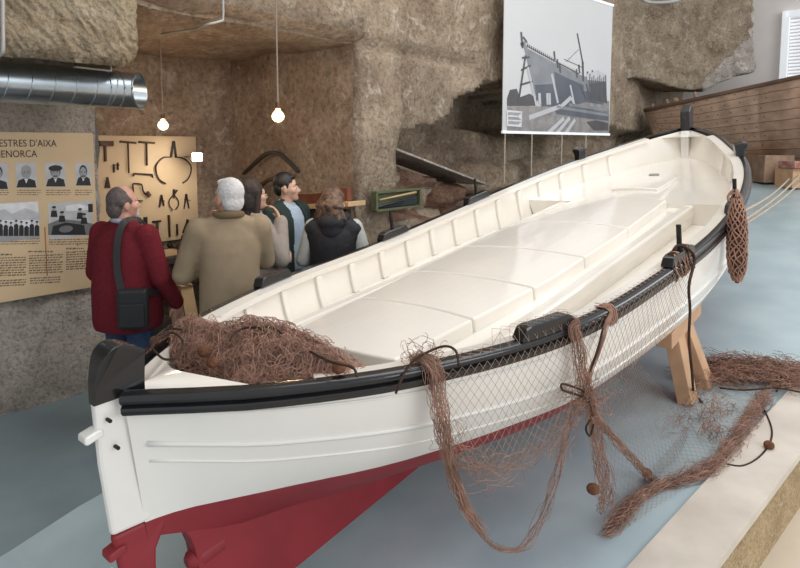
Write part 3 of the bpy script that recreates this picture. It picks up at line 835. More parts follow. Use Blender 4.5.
def P1(u, v):
    t = lerp(.124, .222, u); top = gp(t, 1, .036, -.015)
    bot = poly_at([hang(x, y) for x, y in ((449, 455), (470, 474), (500, 476), (530, 460), (560, 432), (584, 400))], u)
    q = top.lerp(bot, v); return q + VV * (.012 * noise.noise(q * 5)) 
_c = [hang(x, y) for x, y in ((449, 455), (470, 474), (500, 476), (530, 460), (560, 432), (584, 400))]
_d = [hang(x, y) for x, y in ((586, 402), (604, 398), (622, 378), (640, 360), (662, 338), (688, 306))]
mb = MB(); net(mb, P1, 19, 18, r=.0008)
def P2(u, v):
    t = lerp(.222, .415, u); top = gp(t, 1, .036, -.01); q = top.lerp(poly_at(_d, u), v); return q + VV * (.012 * noise.noise(q * 5))
net(mb, P2, 26, 13, r=.0008)
def P2b(u, v):          # net lying over the rail and the oar pad
    t = lerp(.14, .222, u); return gp(t, 1, lerp(-.036, .036, v), .066 if .19 > abs(t * BL - 1.17) and v < .9 else .014)
net(mb, P2b, 12, 3, r=.0008)
def P2c(u, v):
    t = lerp(.222, .415, u); return gp(t, 1, lerp(-.03, .036, v), .014 - .02 * v * v)
net(mb, P2c, 26, 3, r=.0010)
mb.build('netting', M['netline'], drape)
mb = MB()
E_ = [onramp(x, y, .012) for x, y in ((604, 520), (650, 482), (680, 455), (690, 430))]
def P3(u, v): q = poly_at(_d[:4], u).lerp(poly_at(E_, u), v); return q + V((0, 0, .03)) * noise.noise(q * 6)
net(mb, P3, 26, 20, r=.0006)
mb.build('netting', M['netline'], drape)
for f_, lbl in (((593, 489), 0), ((647, 473), 1)):
    ball('float', hang(*f_, .06) if lbl == 0 else onramp(*f_, .045), .026, M['cork'], drape)

# net lying on the floor beside the trestle
def fl(x, y, h=.02): return onramp(x, y, h)
fnet = thing('fishing_net', fl(735, 400, 0), 'brown fishing net strewn on the blue floor between the trestle and the pale kerb', 'fishing net')
mb = MB()
bundle(mb, [fl(768, 392), fl(758, 408), fl(744, 428), fl(732, 445), fl(722, 460)], 80, lambda f: .042, seg=34, r=.0011, wob=1.3)
bundle(mb, [fl(728, 452), fl(712, 468), fl(686, 478), fl(660, 486), fl(640, 497), fl(622, 515), fl(602, 538)], 90, lambda f: .034 - .012 * f + .008 * math.sin(f * 9), seg=46, r=.0011, wob=1.3)
bundle(mb, [fl(716, 372), fl(700, 395), fl(690, 412), fl(668, 440)], 26, lambda f: .07, seg=30, r=.0010, wob=1.4)
bundle(mb, [fl(725, 400), fl(712, 420), fl(715, 445)], 22, lambda f: .06, seg=26, r=.0014, wob=1.3)
mb.build('gathered_netting', M['net'], fnet)
mb = MB()
HP = [fl(x, y) for x, y in ((704, 378), (722, 372), (745, 372), (768, 374), (790, 378), (812, 378))]
for _ in range(1500):
    c = poly_at(HP, rs.random()); c = c + V((rs.gauss(0, .05), rs.gauss(0, .05), abs(rs.gauss(0, .032)))); pts = []
    a = rs.uniform(0, 6.28)
    for k in range(12):
        pts.append(c.copy()); a += rs.uniform(-.8, .8); c = c + V((.02 * math.cos(a), .02 * math.sin(a), rs.gauss(0, .005)))
        g = rampat(c) + .004
        if c.z < g: c.z = g
    mb.tube(pts, rs.uniform(.0011, .0019), 3, cap=False)
mb.build('netting', M['net'], fnet)
mb = MB(); G_ = [fl(x, y, .006) for x, y in ((602, 536), (650, 470), (690, 425), (715, 392))]; H_ = [fl(x, y, .006) for x, y in ((612, 538), (680, 492), (735, 452), (768, 402))]
def P4(u, v): q = poly_at(G_, u).lerp(poly_at(H_, u), v); return q + Z * (.012 * abs(noise.noise(q * 7)))
net(mb, P4, 38, 12, r=.0008); mb.build('netting', M['netline'], fnet)
for px in ([(706, 372), (712, 362), (728, 360), (742, 368), (750, 378)], [(748, 372), (758, 358), (775, 362), (782, 380), (776, 392)], [(745, 362), (752, 374), (760, 362), (768, 372)], [(720, 388), (745, 390), (775, 388), (800, 392)]):
    mb = MB(); mb.tube(smooth_path([fl(x, y, .07 if i % 4 else .03) for i, (x, y) in enumerate(px)], 24), .005, 5)
    mb.build('rope', M['darkrope'], fnet, smooth=True)['label'] = 'dark float rope'
mb = MB(); mb.tube(smooth_path([fl(x, y, .012) for x, y in ((760, 402), (768, 418), (772, 432), (769, 445), (758, 458), (742, 466), (726, 464))], 30), .0055, 5)
mb.build('rope', M['darkrope'], fnet, smooth=True)['label'] = 'dark float rope'
ball('float', fl(769, 445, .028), .026, M['cork'], fnet)

# hanging bundle of net used as a fender
ft = gp(3.47 / BL, 1, .035, .03)
top = hang(737, 197, .05); w_f = boatco(top)[1] + .03
Pf = lambda y: onw(737, y, w_f)
fen = thing('net_fender', Pf(281), 'brown rope-bound net fender hanging from the rail near the bow', 'fender')
mb = MB(); ys = [196, 202, 210, 222, 236, 250, 262, 272, 279, 283]; rr = [.014, .024, .038, .046, .049, .049, .046, .037, .020, .010]
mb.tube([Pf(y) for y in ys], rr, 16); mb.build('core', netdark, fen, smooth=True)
mb = MB()
for k in range(11):
    for sgn in (1, -1):
        pts = []
        for i in range(40):
            f = i / 39; y = lerp(198, 281, f); j = max(q for q in range(9) if ys[q] <= y + 1e-6); r = lerp(rr[j], rr[j + 1], (y - ys[j]) / (ys[j + 1] - ys[j])) + .004
            a = k * 6.283 / 11 + sgn * f * 6 + .35 * noise.noise(V((f * 9, k * 3.3, sgn))); c = Pf(y); pts.append(c + V((math.cos(a), math.sin(a), 0)) * (r + .006 * noise.noise(V((f * 14, k * 7.7, sgn * 3)))))
        mb.tube(pts, .0046, 4, cap=False)
mb.build('netting', M['net'], fen, smooth=True)
mb = MB(); mb.tube(smooth_path([Pf(200), Pf(190), gp(.567, 1, .03, .02), gp(.570, 1, -.02, .05), gp(.574, 1, -.03, .09), gp(.578, 1, .02, .10), gp(.574, 1, .035, .06), Pf(192)], 40), .009, 6)
mb.build('rope', M['net'], fen, smooth=True)
mb = MB(); mb.tube(smooth_path([gp(.585, 1, .03, .03), gp(.578, 1, .0, .12), gp(.57, 1, -.03, .07), gp(.566, 1, .04, .0)], 24), .008, 6)
mb.build('rope', M['net'], fen, smooth=True)
# dark rope from the second pad to the floor
mb = MB(); q = [gp(.385, 1, -.03, .02), gp(.39, 1, .0, .09), gp(.40, 1, .03, .06), gp(.405, 1, .05, .0)] 
w_r = boatco(q[-1])[1] + .02
q += [onw(x, y, w_r) for x, y in ((689, 285), (690, 310), (689, 340), (692, 372))] + [onramp(694, 392, .02), onramp(702, 402, .012)]
mb.tube(smooth_path(q, 60), .0075, 6)
tag(mb.build('rope', M['darkrope'], smooth=True), 'thin dark rope hanging from an oar pad down past the wooden trestle', 'rope')
mb = MB()
for k in range(7):
    t = .375 + .006 * k; mb.tube([gp(t + rs.uniform(-.004, .004), 1, o_, d_) for o_, d_ in ((-.03, .0), (-.022, .014 + (.05 if t > .37 else 0)), (.016, .016 + (.05 if t > .37 else 0)), (.034, .0), (.037, -.04), (.03, -.062))], .005, 4)
tag(mb.build('rope', M['net'], smooth=True), 'brown rope lashed round the rail at the middle oar pad above the trestle', 'rope')

# wooden trestle under the boat
tb = onramp(692, 402)
tre = thing('trestle', tb, 'raw pine A-shaped trestle propping the hull of the white boat', 'trestle')
def beam(name, a, b, sx, sy, m, parent, bevel=.004, up=None):
    a, b = V(a), V(b); d = b - a; l = d.length; d /= l
    u = d.cross(up or UH).normalized(); v = d.cross(u).normalized()
    mb = MB(); mb.box((a + b) / 2, u * sx / 2, v * sy / 2, d * l / 2); return mb.build(name, m, parent, bevel=bevel)
# leg feet on the ramp, tops meeting under a cross beam beside the hull
fa = onramp(688, 402, .0); fb = onramp(706, 386, .0)
ds = fa.dot(VH)
Tm = onp(674, 334, ds - .10); Tn = onp(683, 322, ds - .10)
beam('leg', fa + Z * .0, Tm, .085, .125, M['pine'], tre)
beam('leg', fb + Z * .0, Tn, .075, .115, M['pine'], tre)
beam('head_beam', onp(664, 340, ds - .10), onp(694, 306, ds - .10), .09, .10, M['pine'], tre, up=Z)
beam('brace', Tm.lerp(fa, .12), Tn.lerp(fb, .12), .03, .09, M['pine'], tre, up=Z)
# ------------------------------------------------------------------ people
def fuse(ob, vs, it=4, mats=None):
    md = ob.modifiers.new('remesh', 'REMESH'); md.mode = 'VOXEL'; md.voxel_size = vs; md.use_smooth_shade = True
    sm = ob.modifiers.new('smooth', 'SMOOTH'); sm.iterations = it; sm.factor = .5
    dg = bpy.context.evaluated_depsgraph_get(); dg.update()
    me = bpy.data.meshes.new_from_object(ob.evaluated_get(dg)); old = list(ob.data.materials)
    ob.modifiers.clear(); ob.data = me
    me.materials.clear()
    for m in old: me.materials.append(m)
    me.polygons.foreach_set('use_smooth', [True] * len(me.polygons))
    return ob

class Person:
    def __init__(s, label, x, D, H, heading, head_turn=0, head_pitch=0, build=1.0, shoulders=.185, belly=0.0, female=False, skin='skin'):
        P = at(x, HZ, D); s.o = V((P.x, P.y, 0)); s.k = H / 1.70
        s.rot = Matrix.Rotation(-R(heading), 3, 'Z')
        s.hr = Matrix.Rotation(-R(head_turn), 3, 'Z') @ Matrix.Rotation(R(head_pitch), 3, 'X')
        s.root = thing('person', s.o, label, 'person'); s.b = build; s.sh = shoulders; s.belly = belly; s.f = female; s.skin = M[skin]
    def W(s, p): return s.o + s.rot @ (V(p) * s.k)
    def Hd(s, p): c = V((0, -.005, 1.47)); return c + s.hr @ (V(p) - c)
    def part(s, mb, name, m, vs=None, it=4, parent=None):
        mb.v = [s.W(p) for p in mb.v]
        o = mb.build(name, m, parent or s.root, smooth=True)
        return fuse(o, vs, it) if vs else o
    def hell(s, mb, c, r, nu=14, nv=10): mb.ell(s.Hd(c), r, rot=s.hr, nu=nu, nv=nv)
    def hcap(s, mb, a, b, ra, rb): mb.cap(s.Hd(a), s.Hd(b), ra, rb, 10)
    def torso(s, mb, g=0.0, hem=None, top=True):
        b = s.b
        mb.ell((0, 0, .95), (.165 * b + g, .115 * b + g, .13 + g)); mb.ell((0, .01 + s.belly * .5, 1.09), (.150 * b + g, .105 * b + g + s.belly, .16 + g))
        mb.ell((0, 0, 1.25), (.165 * b + g, .112 * b + g, .19 + g))
        if s.f: mb.ell((0, .06, 1.23), (.13 * b + g, .075 + g, .08 + g))
        mb.cap((-s.sh + .02, -.005, 1.362), (s.sh - .02, -.005, 1.362), .058 + g, .058 + g)
        mb.cap((-.11, -.012, 1.40), (0, -.012, 1.435), .045 + g, .055 + g); mb.cap((.11, -.012, 1.40), (0, -.012, 1.435), .045 + g, .055 + g)
        if hem:
            mb.cap((0, .0, 1.0), (0, .0, hem + .1), .13 * b + g, .13 * b + g)
            for x in (-.06, .06): mb.cap((x * b, 0.0, 1.05), (x * b, 0.005, hem + .11), .115 * b + g, .118 * b + g)
    def loft(s, mb, g, hem):
        b = s.b; k = .25 if s.f else 0
        lv = [(hem, .166 * b, .122 * b + s.belly * .7), (hem + .06, .170 * b, .126 * b + s.belly * .9), (1.02, .166 * b, .122 * b + s.belly), (1.12, (.160 - .012 * k) * b, .116 * b + s.belly * .9), (1.24, .170 * b, .118 * b + s.belly * .4), (1.33, .168 * b, .108 * b), (1.385, .135 * b, .085 * b), (1.43, .075, .066)]
        rows = []
        for z, rx, ry in lv:
            rows.append([V(((rx + g) * math.copysign(abs(math.cos(a)) ** .85, math.cos(a)), .006 + (ry + g) * math.copysign(abs(math.sin(a)) ** .85, math.sin(a)), z)) for a in [6.2832 * q / 28 for q in range(28)]])
        ids = mb.grid(rows, closev=True); mb.face(ids[0][::-1]); mb.face(ids[-1])
        if s.f: mb.ell((0, .06, 1.23), (.13 * b + g, .075 + g, .08 + g))
        mb.cap((-s.sh + .02, -.005, 1.358), (s.sh - .02, -.005, 1.358), .056 + g, .056 + g)
        for sd in (-1, 1): mb.cap((sd * .12, -.012, 1.385), (0, -.012, 1.43), .045 + g, .052 + g)
    def arm(s, mb, side, elbow, wrist, g=0.0, r=1.0):
        S = (side * s.sh, -.005, 1.375)
        mb.cap(S, elbow, .052 * r + g, .041 * r + g); mb.cap(elbow, wrist, .041 * r + g, .028 * r + g * 1.1)
    def hand(s, mb, wrist, direc, palm_n, curl=.5, side=1):
        d = V(direc).normalized(); n = V(palm_n); n = (n - d * n.dot(d)).normalized(); a = d.cross(n) * side
        w_ = V(wrist)
        for q in (-.026, -.009, .009, .026): mb.cap(w_ + a * q * .6, w_ + d * .085 + a * q, .016, .0125, 8)
        for i, (q, l) in enumerate(((-.030, .072), (-.010, .082), (.010, .078), (.030, .060))):
            p = w_ + d * .088 + a * q; dd = d.copy(); rr = .0095
            for j, f in enumerate((.42, .32, .26)):
                dd = (dd + n * curl * (.35 + .35 * j)).normalized(); e = p + dd * l * f; mb.cap(p, e, rr, rr * .9, 8); p = e; rr *= .9
        p = w_ + d * .025 - a * .022; e = p + (d * .6 - a * .7 + n * .3).normalized() * .045; mb.cap(p, e, .013, .011, 8)
        e2 = e + (d * .9 - a * .1 + n * .4 * curl).normalized() * .032; mb.cap(e, e2, .011, .009, 8)
    def body(s, arms, hands=()):
        mb = MB(); s.torso(mb)
        mb.cap((0, -.015, 1.38), (0, -.002, 1.53), .056 * s.b ** .5, .051)
        for sd in (-1, 1):
            mb.cap((sd * .09, 0, .92), (sd * .10, .012, .49), .088, .056); mb.cap((sd * .10, .012, .49), (sd * .10, -.02, .09), .055, .038)
            mb.cap((sd * .10, -.045, .048), (sd * .115, .13, .036), .044, .034)
        for sd, (e, w_) in arms.items(): s.arm(mb, sd, e, w_)
        for h in hands: s.hand(mb, *h)
        # head and face
        s.hell(mb, (0, -.012, 1.600), (.074, .094, .100)); s.hell(mb, (0, .028, 1.555), (.060, .066, .080)); s.hell(mb, (0, .05, 1.515), (.044, .040, .038))
        s.hcap(mb, (0, .070, 1.492), (0, .080, 1.496), .020, .018)
        s.hcap(mb, (-.04, .066, 1.607), (.04, .066, 1.607), .014, .014)
        s.hcap(mb, (0, .080, 1.592), (0, .104, 1.558), .010, .0145); s.hcap(mb, (-.012, .094, 1.552), (.012, .094, 1.552), .0095, .0095)
        s.hcap(mb, (-.016, .083, 1.529), (.016, .083, 1.529), .0085, .0085); s.hcap(mb, (-.013, .081, 1.517), (.013, .081, 1.517), .009, .009)
        for sd in (-1, 1):
            s.hell(mb, (sd * .045, .052, 1.56), (.024, .026, .026))
            s.hell(mb, (sd * .076, -.008, 1.572), (.011, .022, .034)); s.hell(mb, (sd * .076, -.004, 1.548), (.009, .012, .016))
        o = s.part(mb, 'body', s.skin, .0075, 3)
        for sd in (-1, 1):
            mb = MB(); s.hell(mb, (sd * .031, .0725, 1.584), (.0125, .0115, .0095)); e = s.part(mb, 'eye', M['eyewhite'])
            mb = MB(); s.hell(mb, (sd * .031, .0815, 1.584), (.006, .0045, .006), 10, 6); s.part(mb, 'iris', M['eyedark'], parent=e)
            mb = MB(); s.hcap(mb, (sd * .016, .083, 1.611), (sd * .046, .073, 1.612), .0045, .0035); s.part(mb, 'eyebrow', s.brow)
        mb = MB(); s.hcap(mb, (-.018, .0895, 1.5225), (.018, .0895, 1.5225), .004, .004); s.part(mb, 'lips', M['lip'])
        return o
    def trousers(s, m):
        mb = MB(); mb.ell((0, 0, .95), (.172 * s.b, .122 * s.b, .11))
        for sd in (-1, 1):
            mb.cap((sd * .09, 0, .92), (sd * .10, .012, .49), .102, .076); mb.cap((sd * .10, .012, .49), (sd * .10, -.018, .10), .076, .062)
        s.part(mb, 'trousers', m, .011, 3)
        for sd in (-1, 1):
            mb = MB(); mb.cap((sd * .10, -.05, .05), (sd * .115, .145, .042), .052, .042); mb.ell((sd * .10, -.03, .08), (.05, .06, .045)); s.part(mb, 'shoe', M['shoe'], .009, 2)

# man in the dark red sweater with a shoulder bag
p = Person('grey-haired man in a dark red sweater with a black shoulder bag, seen from behind', 121, 3.92, 1.665, 22, 22, 0, 1.14, .20, .05, skin='skin_old'); p.brow = M['hair_grey']
armsL = {1: ((.275, .03, 1.09), (.255, .18, .89)), -1: ((-.255, -.02, 1.10), (-.20, .14, .90))}
p.body(armsL, [((.255, .18, .89), (-.05, .25, -.9), (-1, 0, 0), .5, 1), ((-.20, .14, .90), (.1, .3, -.9), (1, 0, 0), .5, -1)])
p.trousers(M['jeans'])
mb = MB(); p.loft(mb, .022, .74)
for sd, (e, w_) in armsL.items(): p.arm(mb, sd, e, w_, .020, 1.15)
mb.cap((-.05, -.01, 1.42), (.05, -.01, 1.42), .07, .07)
p.part(mb, 'sweater', M['maroon'], .011, 4)
mb = MB(); mb.tube([V((0, -.008, 1.462)) + V((.068 * math.cos(a), .066 * math.sin(a), .012 * math.sin(a + 3.6))) for a in [k * .314 for k in range(21)]], .016, 8); p.part(mb, 'shirt_collar', M['shirt_grey'])
mb = MB()
p.hell(mb, (0, -.030, 1.606), (.080, .082, .090)); p.hell(mb, (0, -.062, 1.55), (.066, .05, .07)); p.hell(mb, (.070, -.018, 1.600), (.014, .052, .036)); p.hell(mb, (-.070, -.018, 1.600), (.014, .052, .036))
p.part(mb, 'hair', M['hair_grey'], .006, 2)
mb = MB(); p.hell(mb, (0, .076, 1.497), (.034, .026, .026)); p.hcap(mb, (-.024, .086, 1.534), (.024, .086, 1.534), .008, .008); p.hcap(mb, (-.026, .084, 1.532), (-.028, .076, 1.502), .009, .01); p.hcap(mb, (.026, .084, 1.532), (.028, .076, 1.502), .009, .01)
p.part(mb, 'beard', M['beard'], .005, 2)
# his bag
bag0 = p.W((.225, -.165, .79))
bag = thing('shoulder_bag', bag0, 'black shoulder bag on a wide strap at the hip of the man in red', 'bag')
mb = MB(); c_ = V((.225, -.165, .925))
ax = V((1, .62, 0)).normalized(); ay = V((-.62, 1, 0)).normalized()
mb.box(p.W(c_), p.rot @ (ax * .092), p.rot @ (ay * .035), Z * .128); mb.build('body', M['bag'], bag, bevel=.02)
mb = MB(); mb.box(p.W(c_ - ay * .040 - Z * .035), p.rot @ (ax * .075), p.rot @ (ay * .010), Z * .075); mb.build('pocket', M['bag'], bag, bevel=.008)
mb = MB(); pts = [(.165, -.20, 1.05), (.125, -.188, 1.20), (.100, -.150, 1.36), (.085, -.085, 1.462), (.085, -.0, 1.475), (.095, .085, 1.44), (.13, .15, 1.3), (.21, .15, 1.1), (.255, .02, 1.0), (.27, -.13, 1.045)]
sp_ = smooth_path([p.W(q) for q in pts], 50); rows = []
ctr = p.W((0, 0, 1.2))
for i, q in enumerate(sp_):
    t = (sp_[min(i + 1, 49)] - sp_[max(i - 1, 0)]).normalized(); nrm = (q - V((ctr.x, ctr.y, q.z)) + Z * .05).normalized(); a = t.cross(nrm).normalized() * .021
    nn = nrm * .003
    rows.append([q - a - nn, q + a - nn, q + a + nn, q - a + nn])
mb.grid(rows, closev=True); mb.build('strap', M['bag'], bag)

# man in the khaki jacket
p = Person('white-haired man in a khaki jacket standing with his back turned, hand at chin', 227, 3.85, 1.715, -20, -30, 2, 1.0, .185, .02, skin='skin_old'); p.brow = M['hair_white']
A2 = {-1: ((-.285, .06, 1.09), (-.06, .26, 1.14)), 1: ((.235, .12, 1.14), (.02, .19, 1.37))}
p.body(A2, [((-.06, .26, 1.14), (1, .1, .1), (0, -1, 0), .5, 1), ((.02, .19, 1.37), (-.75, -.12, .75), (-.2, -1, 0), .35, 1)])
p.trousers(M['dark_trouser'])
mb = MB(); p.loft(mb, .026, .78)
for sd, (e, w_) in A2.items(): p.arm(mb, sd, e, w_, .024, 1.15)
p.part(mb, 'jacket', M['khaki'], .012, 4)
mb = MB(); mb.tube([V((0, -.012, 1.468)) + V((.076 * math.cos(a), .078 * math.sin(a), -.012 * math.sin(a))) for a in [k * .314 for k in range(21)]], [.026] * 21, 8); p.part(mb, 'collar', M['khaki_dark'])
mb = MB()
p.hell(mb, (0, -.028, 1.618), (.084, .092, .094)); p.hell(mb, (0, -.052, 1.56), (.074, .062, .078))
p.hell(mb, (0, .030, 1.674), (.058, .042, .026))
p.part(mb, 'hair', M['hair_white'], .006, 2)

# woman with glasses
p = Person('dark-haired woman in glasses with a grey sweater, hand raised to her chin', 253, 4.40, 1.68, 58, -4, 4, .92, .165, female=True); p.brow = M['hair_brown']
A3 = {1: ((.22, .12, 1.12), (.055, .185, 1.375)), -1: ((-.22, .10, 1.10), (.06, .21, 1.12))}
p.body(A3, [((.055, .185, 1.375), (-.28, -.30, .9), (-.3, -1, 0), .8, 1), ((.06, .21, 1.12), (1, .05, 0), (0, -1, 0), .5, 1)])
p.trousers(M['dark_trouser'])
mb = MB(); p.loft(mb, .018, .82)
for sd, (e, w_) in A3.items(): p.arm(mb, sd, e, w_, .020, 1.1)
p.part(mb, 'sweater', M['sweater_grey'], .011, 4)
mb = MB()
p.hell(mb, (0, -.024, 1.617), (.088, .102, .097)); p.hell(mb, (0, -.062, 1.54), (.092, .080, .13)); p.hell(mb, (0, -.080, 1.43), (.085, .045, .12))
p.hcap(mb, (.076, .012, 1.61), (.085, -.03, 1.40), .024, .03); p.hcap(mb, (-.076, .012, 1.61), (-.085, -.03, 1.40), .024, .03)
p.part(mb, 'hair', M['hair_brown'], .0065, 2)
g = thing('glasses', p.W(p.Hd((0, .09, 1.56))), 'dark-rimmed glasses on the long-haired woman with her hand at her chin', 'glasses')
for sd in (-1, 1):
    mb = MB(); mb.tube([p.W(p.Hd((sd * .033 + .025 * math.cos(a), .098 - .006 * abs(math.cos(a)), 1.584 + .019 * math.sin(a)))) for a in [k * .3927 for k in range(17)]], .0024, 6); mb.build('rim', M['glasses'], g, smooth=True)
    mb = MB(); mb.tube([p.W(p.Hd(q)) for q in ((sd * .058, .095, 1.590), (sd * .080, .05, 1.590), (sd * .082, -.01, 1.588))], .0022, 6); mb.build('temple', M['glasses'], g, smooth=True)
mb = MB(); mb.tube([p.W(p.Hd(q)) for q in ((-.009, .099, 1.588), (0, .102, 1.591), (.009, .099, 1.588))], .0022, 6); mb.build('bridge', M['glasses'], g)

# man in the open dark jacket
p = Person('dark-haired young man in an open dark jacket over a pale blue shirt', 286, 5.0, 1.69, 118, -34, 0, .98, .185); p.brow = M['hair_black']
A4 = {1: ((.255, -.03, 1.10), (.22, .12, .90)), -1: ((-.255, -.03, 1.10), (-.22, .12, .90))}
p.body(A4, [((.22, .12, .90), (-.2, .5, -.8), (-1, 0, 0), .5, 1), ((-.22, .12, .90), (.2, .5, -.8), (1, 0, 0), .5, -1)])
p.trousers(M['jeans'])
mb = MB(); p.loft(mb, .012, .90); p.part(mb, 'shirt', M['shirt_blue'], .010, 3)
mb = MB(); p.loft(mb, .028, .84)
for sd, (e, w_) in A4.items(): p.arm(mb, sd, e, w_, .026, 1.15)
jk = p.part(mb, 'jacket', M['jacket_green'], .010, 3)
bm = bmesh.new(); bm.from_mesh(jk.data); inv = p.rot.transposed(); oo = ORG[jk.name]
kill = []
for v in bm.verts:
    q = (inv @ (v.co + oo - p.o)) / p.k
    if q.y > .02 and abs(q.x) < .075 + .02 * (1.45 - q.z) and q.z > .80 and q.z < 1.60: kill.append(v)
bmesh.ops.delete(bm, geom=kill, context='VERTS'); bm.to_mesh(jk.data); bm.free()
md = jk.modifiers.new('thick', 'SOLIDIFY'); md.thickness = .012; md.offset = -1
for sd in (-1, 1):
    mb = MB(); mb.cap((sd * .055, -.03, 1.475), (sd * .03, .075, 1.415), .017, .013); p.part(mb, 'shirt_collar', M['shirt_blue'])
mb = MB(); mb.tube([V((.165 * math.cos(a), .005 + .122 * math.sin(a), .955)) for a in [k * .314 for k in range(21)]], .016, 6); p.part(mb, 'belt', M['shoe'])
mb = MB()
p.hell(mb, (0, -.026, 1.632), (.082, .094, .088)); p.hell(mb, (0, -.060, 1.58), (.074, .052, .07)); p.hell(mb, (0, .034, 1.676), (.056, .042, .024))
p.hcap(mb, (.074, .012, 1.62), (.076, .010, 1.585), .012, .008); p.hcap(mb, (-.074, .012, 1.62), (-.076, .010, 1.585), .012, .008)
p.part(mb, 'hair', M['hair_black'], .006, 2)

# woman in the hooded vest
p = Person('woman with streaked brown hair in a black hooded vest, seen from behind', 333, 4.7, 1.59, 4, 22, -6, 1.06, .175, female=True); p.brow = M['hair_brown']
A5 = {1: ((.275, .0, 1.09), (.20, .20, 1.02)), -1: ((-.27, .0, 1.09), (-.20, .20, 1.02))}
p.body(A5, [((.20, .20, 1.02), (-.6, .6, 0), (-.6, -.6, 0), .5, 1), ((-.20, .20, 1.02), (.6, .6, 0), (.6, -.6, 0), .5, -1)])
p.trousers(M['dark_trouser'])
mb = MB()
for sd, (e, w_) in A5.items(): p.arm(mb, sd, e, w_, .018, 1.1)
p.part(mb, 'sleeves', M['sleeve_grey'], .011, 3)
mb = MB(); p.loft(mb, .034, .80); mb.cap((-.155, -.005, 1.355), (.155, -.005, 1.355), .098, .098); mb.cap((-.15, -.005, 1.30), (.15, -.005, 1.30), .095, .095); p.part(mb, 'vest', M['vest_black'], .012, 4)
mb = MB(); mb.ell((0, -.085, 1.425), (.125, .085, .085)); mb.cap((-.10, -.03, 1.46), (.10, -.03, 1.46), .05, .05); mb.ell((0, -.10, 1.36), (.10, .06, .09)); p.part(mb, 'hood', M['vest_black'], .011, 3)
mb = MB()
p.hell(mb, (0, -.030, 1.618), (.098, .104, .096)); p.hell(mb, (0, -.060, 1.54), (.118, .075, .10))
rh = random.Random(5)
for k in range(26):
    a = rh.uniform(-1.5, 1.5); x0 = .075 * math.sin(a); y0 = -.03 - .085 * math.cos(a)
    p.hcap(mb, (x0 * .8, y0 * .9, 1.665), (x0 * 1.45 + rh.uniform(-.02, .02), y0 - .02, 1.55), .016, .018); p.hcap(mb, (x0 * 1.25, y0 - .02, 1.55), (x0 * 1.9 + rh.uniform(-.025, .025), y0 - .01, 1.455 + rh.uniform(-.02, .03)), .018, .010)
p.part(mb, 'hair', M['hair_streak'], .0065, 2)
# ------------------------------------------------------------------ things on the left wall
PW = -4.88
def board(name, pa, pb, z0, z1, m, label, cat, p, thick=.02, parent=None):
    mb = MB(); mb.box(RM((pa + pb) / 2, p - thick / 2, (z0 + z1) / 2), UH * (pb - pa) / 2, VH * thick / 2, Z * (z1 - z0) / 2)
    return mb
c_tr = onp(93, 133, PW); c_bl = onp(0, 303, PW)
sR = c_tr.dot(UH); zT = c_tr.z; zB = c_bl.z; sL = sR - 1.9
panel = thing('information_panel', RM((sL + sR) / 2, PW, zB), 'beige museum panel with black title, four portraits and two group photographs on the left wall', 'panel')
board('board', sL, sR, zB, zT, None, '', '', PW).build('board', M['board'], panel, bevel=.003)
def text(body, at_p, size, m, parent, name, plane_p, bold=0.0, spacing=1.0):
    cu = bpy.data.curves.new(name, 'FONT'); cu.body = body; cu.size = size; cu.align_x = 'LEFT'; cu.space_character = spacing; cu.offset = bold; cu.extrude = .0008; cu.resolution_u = 3
    ob = bpy.data.objects.new(name, cu); C.objects.link(ob)
    dg = bpy.context.evaluated_depsgraph_get(); dg.update()
    me = bpy.data.meshes.new_from_object(ob.evaluated_get(dg)); bpy.data.objects.remove(ob); 
    mb = MB()
    for v in me.vertices: mb.vert(V(at_p) + UH * v.co.x * .78 + Z * v.co.y + VH * (v.co.z + .0012))
    for f in me.polygons: mb.face(list(f.vertices))
    bpy.data.meshes.remove(me)
    return mb.build(name, m, parent, fix=False)
# title: right ends at the measured pixels
def text_right(body, xr, yb, xr_h, m, name, size):
    q = onp(xr, yb, PW)
    cu = bpy.data.curves.new('tmp', 'FONT'); cu.body = body; cu.size = size; ob = bpy.data.objects.new('tmp', cu); C.objects.link(ob)
    bpy.context.view_layer.update(); wd = ob.dimensions.x * .78; bpy.data.objects.remove(ob)
    text(body, q - UH * wd, size, m, panel, name, PW)
h_ = (onp(30, 137, PW).z - onp(30, 147.5, PW).z)
text_right("MESTRES D'AIXA", 56, 146.5, 0, M['ink'], 'title', h_ * .95)
text_right("MENORCA", 36.5, 157, 0, M['ink'], 'title', h_ * .95)
def rect(mb, x0, y0, x1, y1, p, lift=.001):
    a = onp(x0, y0, p + lift); b = onp(x1, y1, p + lift)
    mb.poly([RM(a.dot(UH), p + lift, b.z), RM(b.dot(UH), p + lift, b.z), RM(b.dot(UH), p + lift, a.z), RM(a.dot(UH), p + lift, a.z)])
def disc(mb, x, y, rx, ry, p, lift, a0=0, a1=6.2832, n=18):
    c = onp(x, y, p + lift); k = (onp(x + 1, y, p + lift) - c).dot(UH); kz_ = c.z - onp(x, y + 1, p + lift).z
    mb.poly([c + UH * (k * rx * math.cos(lerp(a0, a1, i / n))) + Z * (kz_ * ry * math.sin(lerp(a0, a1, i / n))) for i in range(n)])
def pts_poly(mb, pts, p, lift): mb.poly([onp(x, y, p + lift) for x, y in pts])
